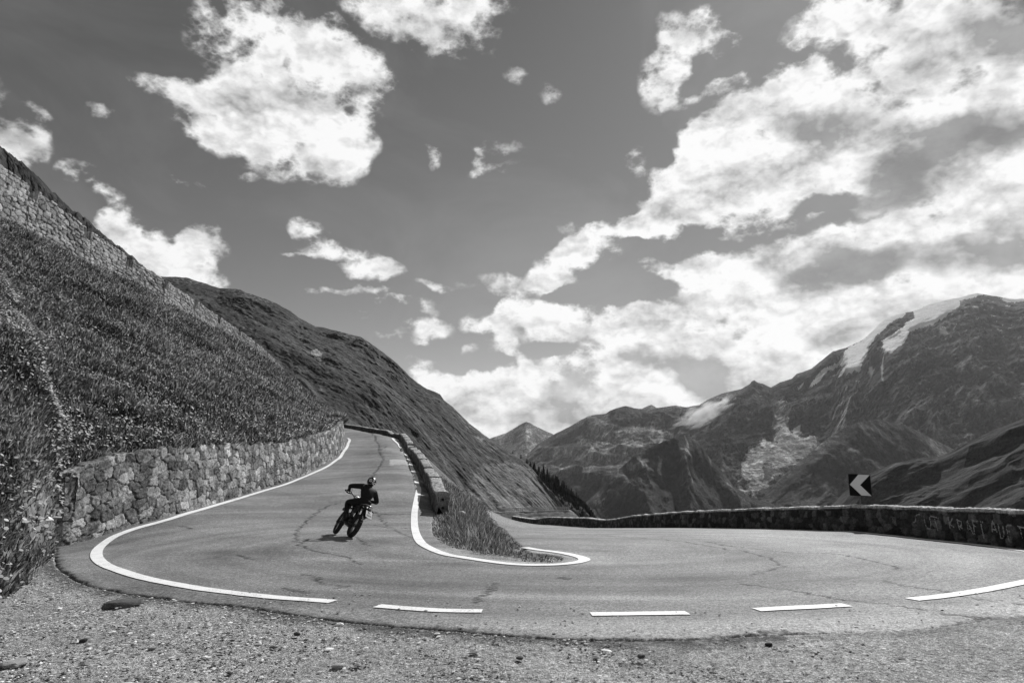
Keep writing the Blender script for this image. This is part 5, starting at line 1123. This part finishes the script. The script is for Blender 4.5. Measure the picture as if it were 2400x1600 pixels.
for sx in (-1, 1): tubeobj('footpeg', [([(sx*.13, .46, .33), (sx*.25, .44, .34)], .014)], m_metal, bike, 6)
tubeobj('tail_light', [([(-.05, -.455, .83), (.05, -.455, .83)], .022)], m_lens, bike)
tubeobj('luggage_strut', [([(-.10, -.1, .90), (-.11, -.36, .905), (0, -.42, .905), (.11, -.36, .905), (.10, -.1, .90)], .009)], m_chrome, bike, 6)
# number plate with raised characters
pl = empty('number_plate', (0.03, -.55, .68)); pl.parent = bike; pl.rotation_euler = (rad(-34), 0, rad(12))
bm = bmesh.new(); bmesh.ops.create_cube(bm, size=1); bmesh.ops.scale(bm, verts=bm.verts, vec=(.20, .006, .20)); bmobj('plate_board', bm, m_white, pl, False)
def letters(txt, x, z, size, parent, m, nm, y=-.0045):
    cu = bpy.data.curves.new(nm, 'FONT'); cu.body = txt; cu.size = size; cu.align_x = 'CENTER'; cu.align_y = 'CENTER'; cu.extrude = .0006; cu.offset = .0012
    t = bpy.data.objects.new(nm, cu); C.objects.link(t); dg = bpy.context.evaluated_depsgraph_get(); me = bpy.data.meshes.new_from_object(t.evaluated_get(dg)); bpy.data.objects.remove(t)
    me.materials.clear(); me.materials.append(m); o = bpy.data.objects.new(nm, me); C.objects.link(o); o.parent = parent; o.location = (x, y, z); o.rotation_euler = (rad(90), 0, 0); return o
letters('EA', .0, .042, .075, pl, m_ink, 'plate_text'); letters('25070', 0, -.04, .066, pl, m_ink, 'plate_text')
# ------------------------------------------------------------------ rider
m_suit = plain('black_riding_suit', .009, .75, spec=.25, noise=.3, scale=12); m_glove = plain('black_gloves', .010, .7); m_boot = plain('black_boots', .009, .5); m_collar = plain('light_collar', .30, .8); m_skin = plain('skin', .35, .6)
rider = empty('person', (0, 0, 0))
tag(rider, 'rider in black riding suit and patterned full-face helmet, leaning right on the motorcycle', 'person')
def skinned(name, verts, edges, m, parent, sub=2, root=0, smooth=True):
    me = bpy.data.meshes.new(name); me.from_pydata([v[:3] for v in verts], edges, []); me.update(); o = bpy.data.objects.new(name, me); C.objects.link(o); o.parent = parent
    md = o.modifiers.new('skin', 'SKIN'); md.use_smooth_shade = True
    for i, v in enumerate(verts):
        sv = me.skin_vertices[0].data[i]; r_ = v[3]; sv.radius = (r_, v[4] if len(v) > 4 else r_); sv.use_root = (i == root)
    s_ = o.modifiers.new('sub', 'SUBSURF'); s_.levels = sub; s_.render_levels = sub; me.materials.append(m); return o
B_ = {  # joints (x, y, z, rx, ry)
 'pel': (0, .20, .97, .175, .14), 'waist': (.01, .28, 1.10, .165, .13), 'chest': (.02, .40, 1.26, .20, .145), 'up': (.03, .49, 1.38, .17, .12), 'neck': (.03, .55, 1.47, .065, .065), 'head': (.03, .60, 1.57, .085, .09), 'crown': (.03, .61, 1.67, .075, .08),
 'ls': (-.175, .50, 1.40, .090), 'le': (-.46, .66, 1.27, .066), 'lw': (-.375, .86, 1.20, .042), 'rs': (.235, .49, 1.38, .090), 're': (.47, .64, 1.20, .066), 'rw': (.375, .87, 1.19, .042),
 'lh': (-.11, .26, .96, .12), 'lk': (-.29, .74, .86, .085), 'la': (-.20, .42, .44, .056), 'lt': (-.20, .36, .385, .045), 'lf': (-.21, .60, .36, .040), 'rh': (.11, .26, .96, .12), 'rk': (.29, .74, .86, .085), 'ra': (.20, .42, .44, .056), 'rt': (.20, .36, .385, .045), 'rf': (.21, .60, .36, .040)}
K = list(B_); E = [('pel','waist'),('waist','chest'),('chest','up'),('up','neck'),('neck','head'),('head','crown'),('up','ls'),('ls','le'),('le','lw'),('up','rs'),('rs','re'),('re','rw'),('pel','lh'),('lh','lk'),('lk','la'),('la','lt'),('la','lf'),('pel','rh'),('rh','rk'),('rk','ra'),('ra','rt'),('ra','rf')]
verts = [B_[k] for k in K]; edges = [(K.index(a), K.index(b)) for a, b in E]
# hands grow out of the wrists: palm and five separate fingers closed round the grip
for sx, wn in ((-1, 'lw'), (1, 'rw')):
    w = B_[wn]; ip = len(verts); verts.append((sx*.36, .905, 1.205, .030, .022)); edges.append((K.index(wn), ip))
    for f in range(4):
        x = sx*(.325+.024*f); ln_ = (.94, 1., .97, .86)[f]; yb = .945-.01*f
        j = len(verts); verts += [(x, yb-.005, 1.203, .0105), (x, yb+.028*ln_, 1.188, .0095), (x, yb+.030*ln_, 1.158, .0088), (x, yb+.004, 1.146, .008)]
        edges += [(ip, j), (j, j+1), (j+1, j+2), (j+2, j+3)]
    j = len(verts); verts += [(sx*.318, .905, 1.185, .012), (sx*.305, .925, 1.160, .010), (sx*.312, .948, 1.145, .009)]; edges += [(ip, j), (j, j+1), (j+1, j+2)]
skinned('body', verts, edges, m_suit, rider)
# boots and collar
for sx in (-1, 1):
    skinned('boot', [(sx*.215, .47, .56, .062), (sx*.20, .42, .44, .056), (sx*.20, .38, .385, .050), (sx*.205, .50, .370, .046), (sx*.21, .62, .355, .038, .03)], [(0, 1), (1, 2), (1, 3), (3, 4)], m_boot, rider)
bm = bmesh.new(); rings = []
for z, rr, dy in ((1.475, .125, -.01), (1.51, .085, .0), (1.55, .075, .01), (1.552, .068, .01)):
    rings.append([bm.verts.new((.03+rr*math.cos(6.2832*k/20), .54+dy+rr*.85*math.sin(6.2832*k/20), z-.05+.03*math.sin(6.2832*k/20))) for k in range(20)])
for A, B in zip(rings[:-1], rings[1:]):
    for k in range(20): bm.faces.new([A[k], A[(k+1) % 20], B[(k+1) % 20], B[k]])
bmobj('collar', bm, m_collar, rider)
# shoulder seams
for q_ in ([(-.10, .44, 1.50), (-.17, .40, 1.46), (-.20, .39, 1.40)], [(.15, .43, 1.50), (.23, .39, 1.45), (.27, .38, 1.38)]): tubeobj('shoulder_piping', [(q_, .006)], m_collar, rider, 6)
# helmet: shell, chin bar, visor, painted pattern
hc = Vector((.03, .61, 1.635)); bm = bmesh.new(); bmesh.ops.create_uvsphere(bm, u_segments=48, v_segments=32, radius=1.)
for v in bm.verts:
    x, y, z = v.co; s = Vector((x*.128, y*.155, z*.142))
    if z < -.25: s.y += .03*(-z-.25)*(1 if y > 0 else .1); s.x *= 1-.12*(-z-.25); 
    if z < -.75: s.z = -.75*.142-.02*(-z-.75)
    v.co = s
m_hw = plain('helmet_white', .8, .25); m_hb = plain('helmet_black', .006, .22); m_hg = plain('helmet_grey', .25, .3)
me = bpy.data.meshes.new('helmet'); 
for f in bm.faces:
    c = f.calc_center_median(); x, y, z = c.x/.128, c.y/.155, c.z/.142; f.smooth = True; k = 0
    if y < .35:
        a = x; 
        if .12 < x-.12*z < .42 and z > .05: k = 1
        d = math.hypot(x+.42, z-.12); 
        if .20 < d < .31 or (.0 < d < .08): k = 1
        d = math.hypot((x-.27)/.8, z+.22)
        if .16 < d < .27: k = 1
        d = math.hypot((x-.72), z+.30)
        if .14 < d < .30: k = 1
        if abs(z+.55-.2*x) < .05 and x < 0: k = 2
    if y > .55 and -.25 < z < .45: k = 3
    f.material_index = k
bmesh.ops.rotate(bm, verts=bm.verts, matrix=Matrix.Rotation(rad(-12), 3, 'Z')); bm.to_mesh(me); bm.free()
for m in (m_hb, m_hw, m_hg, plain('visor', .01, .08)): me.materials.append(m)
ho = bpy.data.objects.new('helmet', me); C.objects.link(ho); ho.parent = rider; ho.location = hc; ho.rotation_euler = (0, rad(-4), 0)
# stand both on the road, leaned over
LEAN = rad(27); YAW = rad(30)
c0 = P3(818, 1260, 18.9); gz0 = float(G(c0[0], c0[1])); fx_ = -math.sin(YAW)*WB; fy_ = math.cos(YAW)*WB; gz1 = float(G(c0[0]+fx_, c0[1]+fy_)); PT = math.atan2(gz1-gz0, WB)
Mx = Matrix.Translation((c0[0], c0[1], gz0+.004)) @ Matrix.Rotation(YAW, 4, 'Z') @ Matrix.Rotation(PT, 4, 'X') @ Matrix.Rotation(LEAN, 4, 'Y') @ Matrix.Translation((0, 0, .012))
for o in (bike, rider): o.matrix_world = Mx
# ------------------------------------------------------------------ a shred of cloud in front of the range, and the air
def volmat(name, dens_node=None, density=.0, color=1., aniso=.3):
    m = bpy.data.materials.new(name); m.use_nodes = True; nt = m.node_tree
    for n in list(nt.nodes):
        if n.type == 'BSDF_PRINCIPLED': nt.nodes.remove(n)
    v = N(nt, 'ShaderNodeVolumePrincipled'); v.inputs['Color'].default_value = (color, color, color, 1); v.inputs['Anisotropy'].default_value = aniso; v.inputs['Density'].default_value = density
    nt.links.new(v.outputs[0], nt.nodes['Material Output'].inputs['Volume']); return m, nt, v
cen_ = P3(1650, 968, 4600)
m, nt, v = volmat('cloud_vapour', color=1., aniso=.2)
tc = N(nt, 'ShaderNodeTexCoord'); n = N(nt, 'ShaderNodeTexNoise', Scale=2.6, Detail=6., Roughness=.62, Distortion=.4); nt.links.new(tc.outputs['Object'], n.inputs['Vector'])
sx = N(nt, 'ShaderNodeSeparateXYZ'); nt.links.new(tc.outputs['Object'], sx.inputs[0])
ln = N(nt, 'ShaderNodeVectorMath', operation='LENGTH'); nt.links.new(tc.outputs['Object'], ln.inputs[0])
f = M_(nt, 'SUBTRACT', M_(nt, 'MULTIPLY_ADD', n.outputs['Fac'], 3.4, -.85), M_(nt, 'MULTIPLY', ln.outputs['Value'], 1.25))
f = M_(nt, 'MULTIPLY', f, .022, clamp=False); f = M_(nt, 'MAXIMUM', f, 0.); nt.links.new(f, v.inputs['Density'])
bm = bmesh.new(); bmesh.ops.create_icosphere(bm, subdivisions=3, radius=1.); me = bpy.data.meshes.new('cloud'); bm.to_mesh(me); bm.free(); me.materials.append(m)
o = bpy.data.objects.new('cloud', me); C.objects.link(o); o.location = cen_; o.scale = (270, 150, 92); o.rotation_euler = (0, rad(-25), 0)
tag(o, 'small bright shred of cloud hanging in front of the mountain range', 'cloud')
# the air: pale haze over the whole valley
m, nt, v = volmat('haze', density=.000011, color=.95, aniso=.3)
bm = bmesh.new(); bmesh.ops.create_cube(bm, size=1.); me = bpy.data.meshes.new('haze'); bm.to_mesh(me); bm.free(); me.materials.append(m)
o = bpy.data.objects.new('haze', me); C.objects.link(o); o.scale = (44000, 44000, 4200); o.location = (0, 0, -900+2100); tag(o, kind='stuff')
S.cycles.volume_step_rate = 1.; S.cycles.volume_bounces = 2
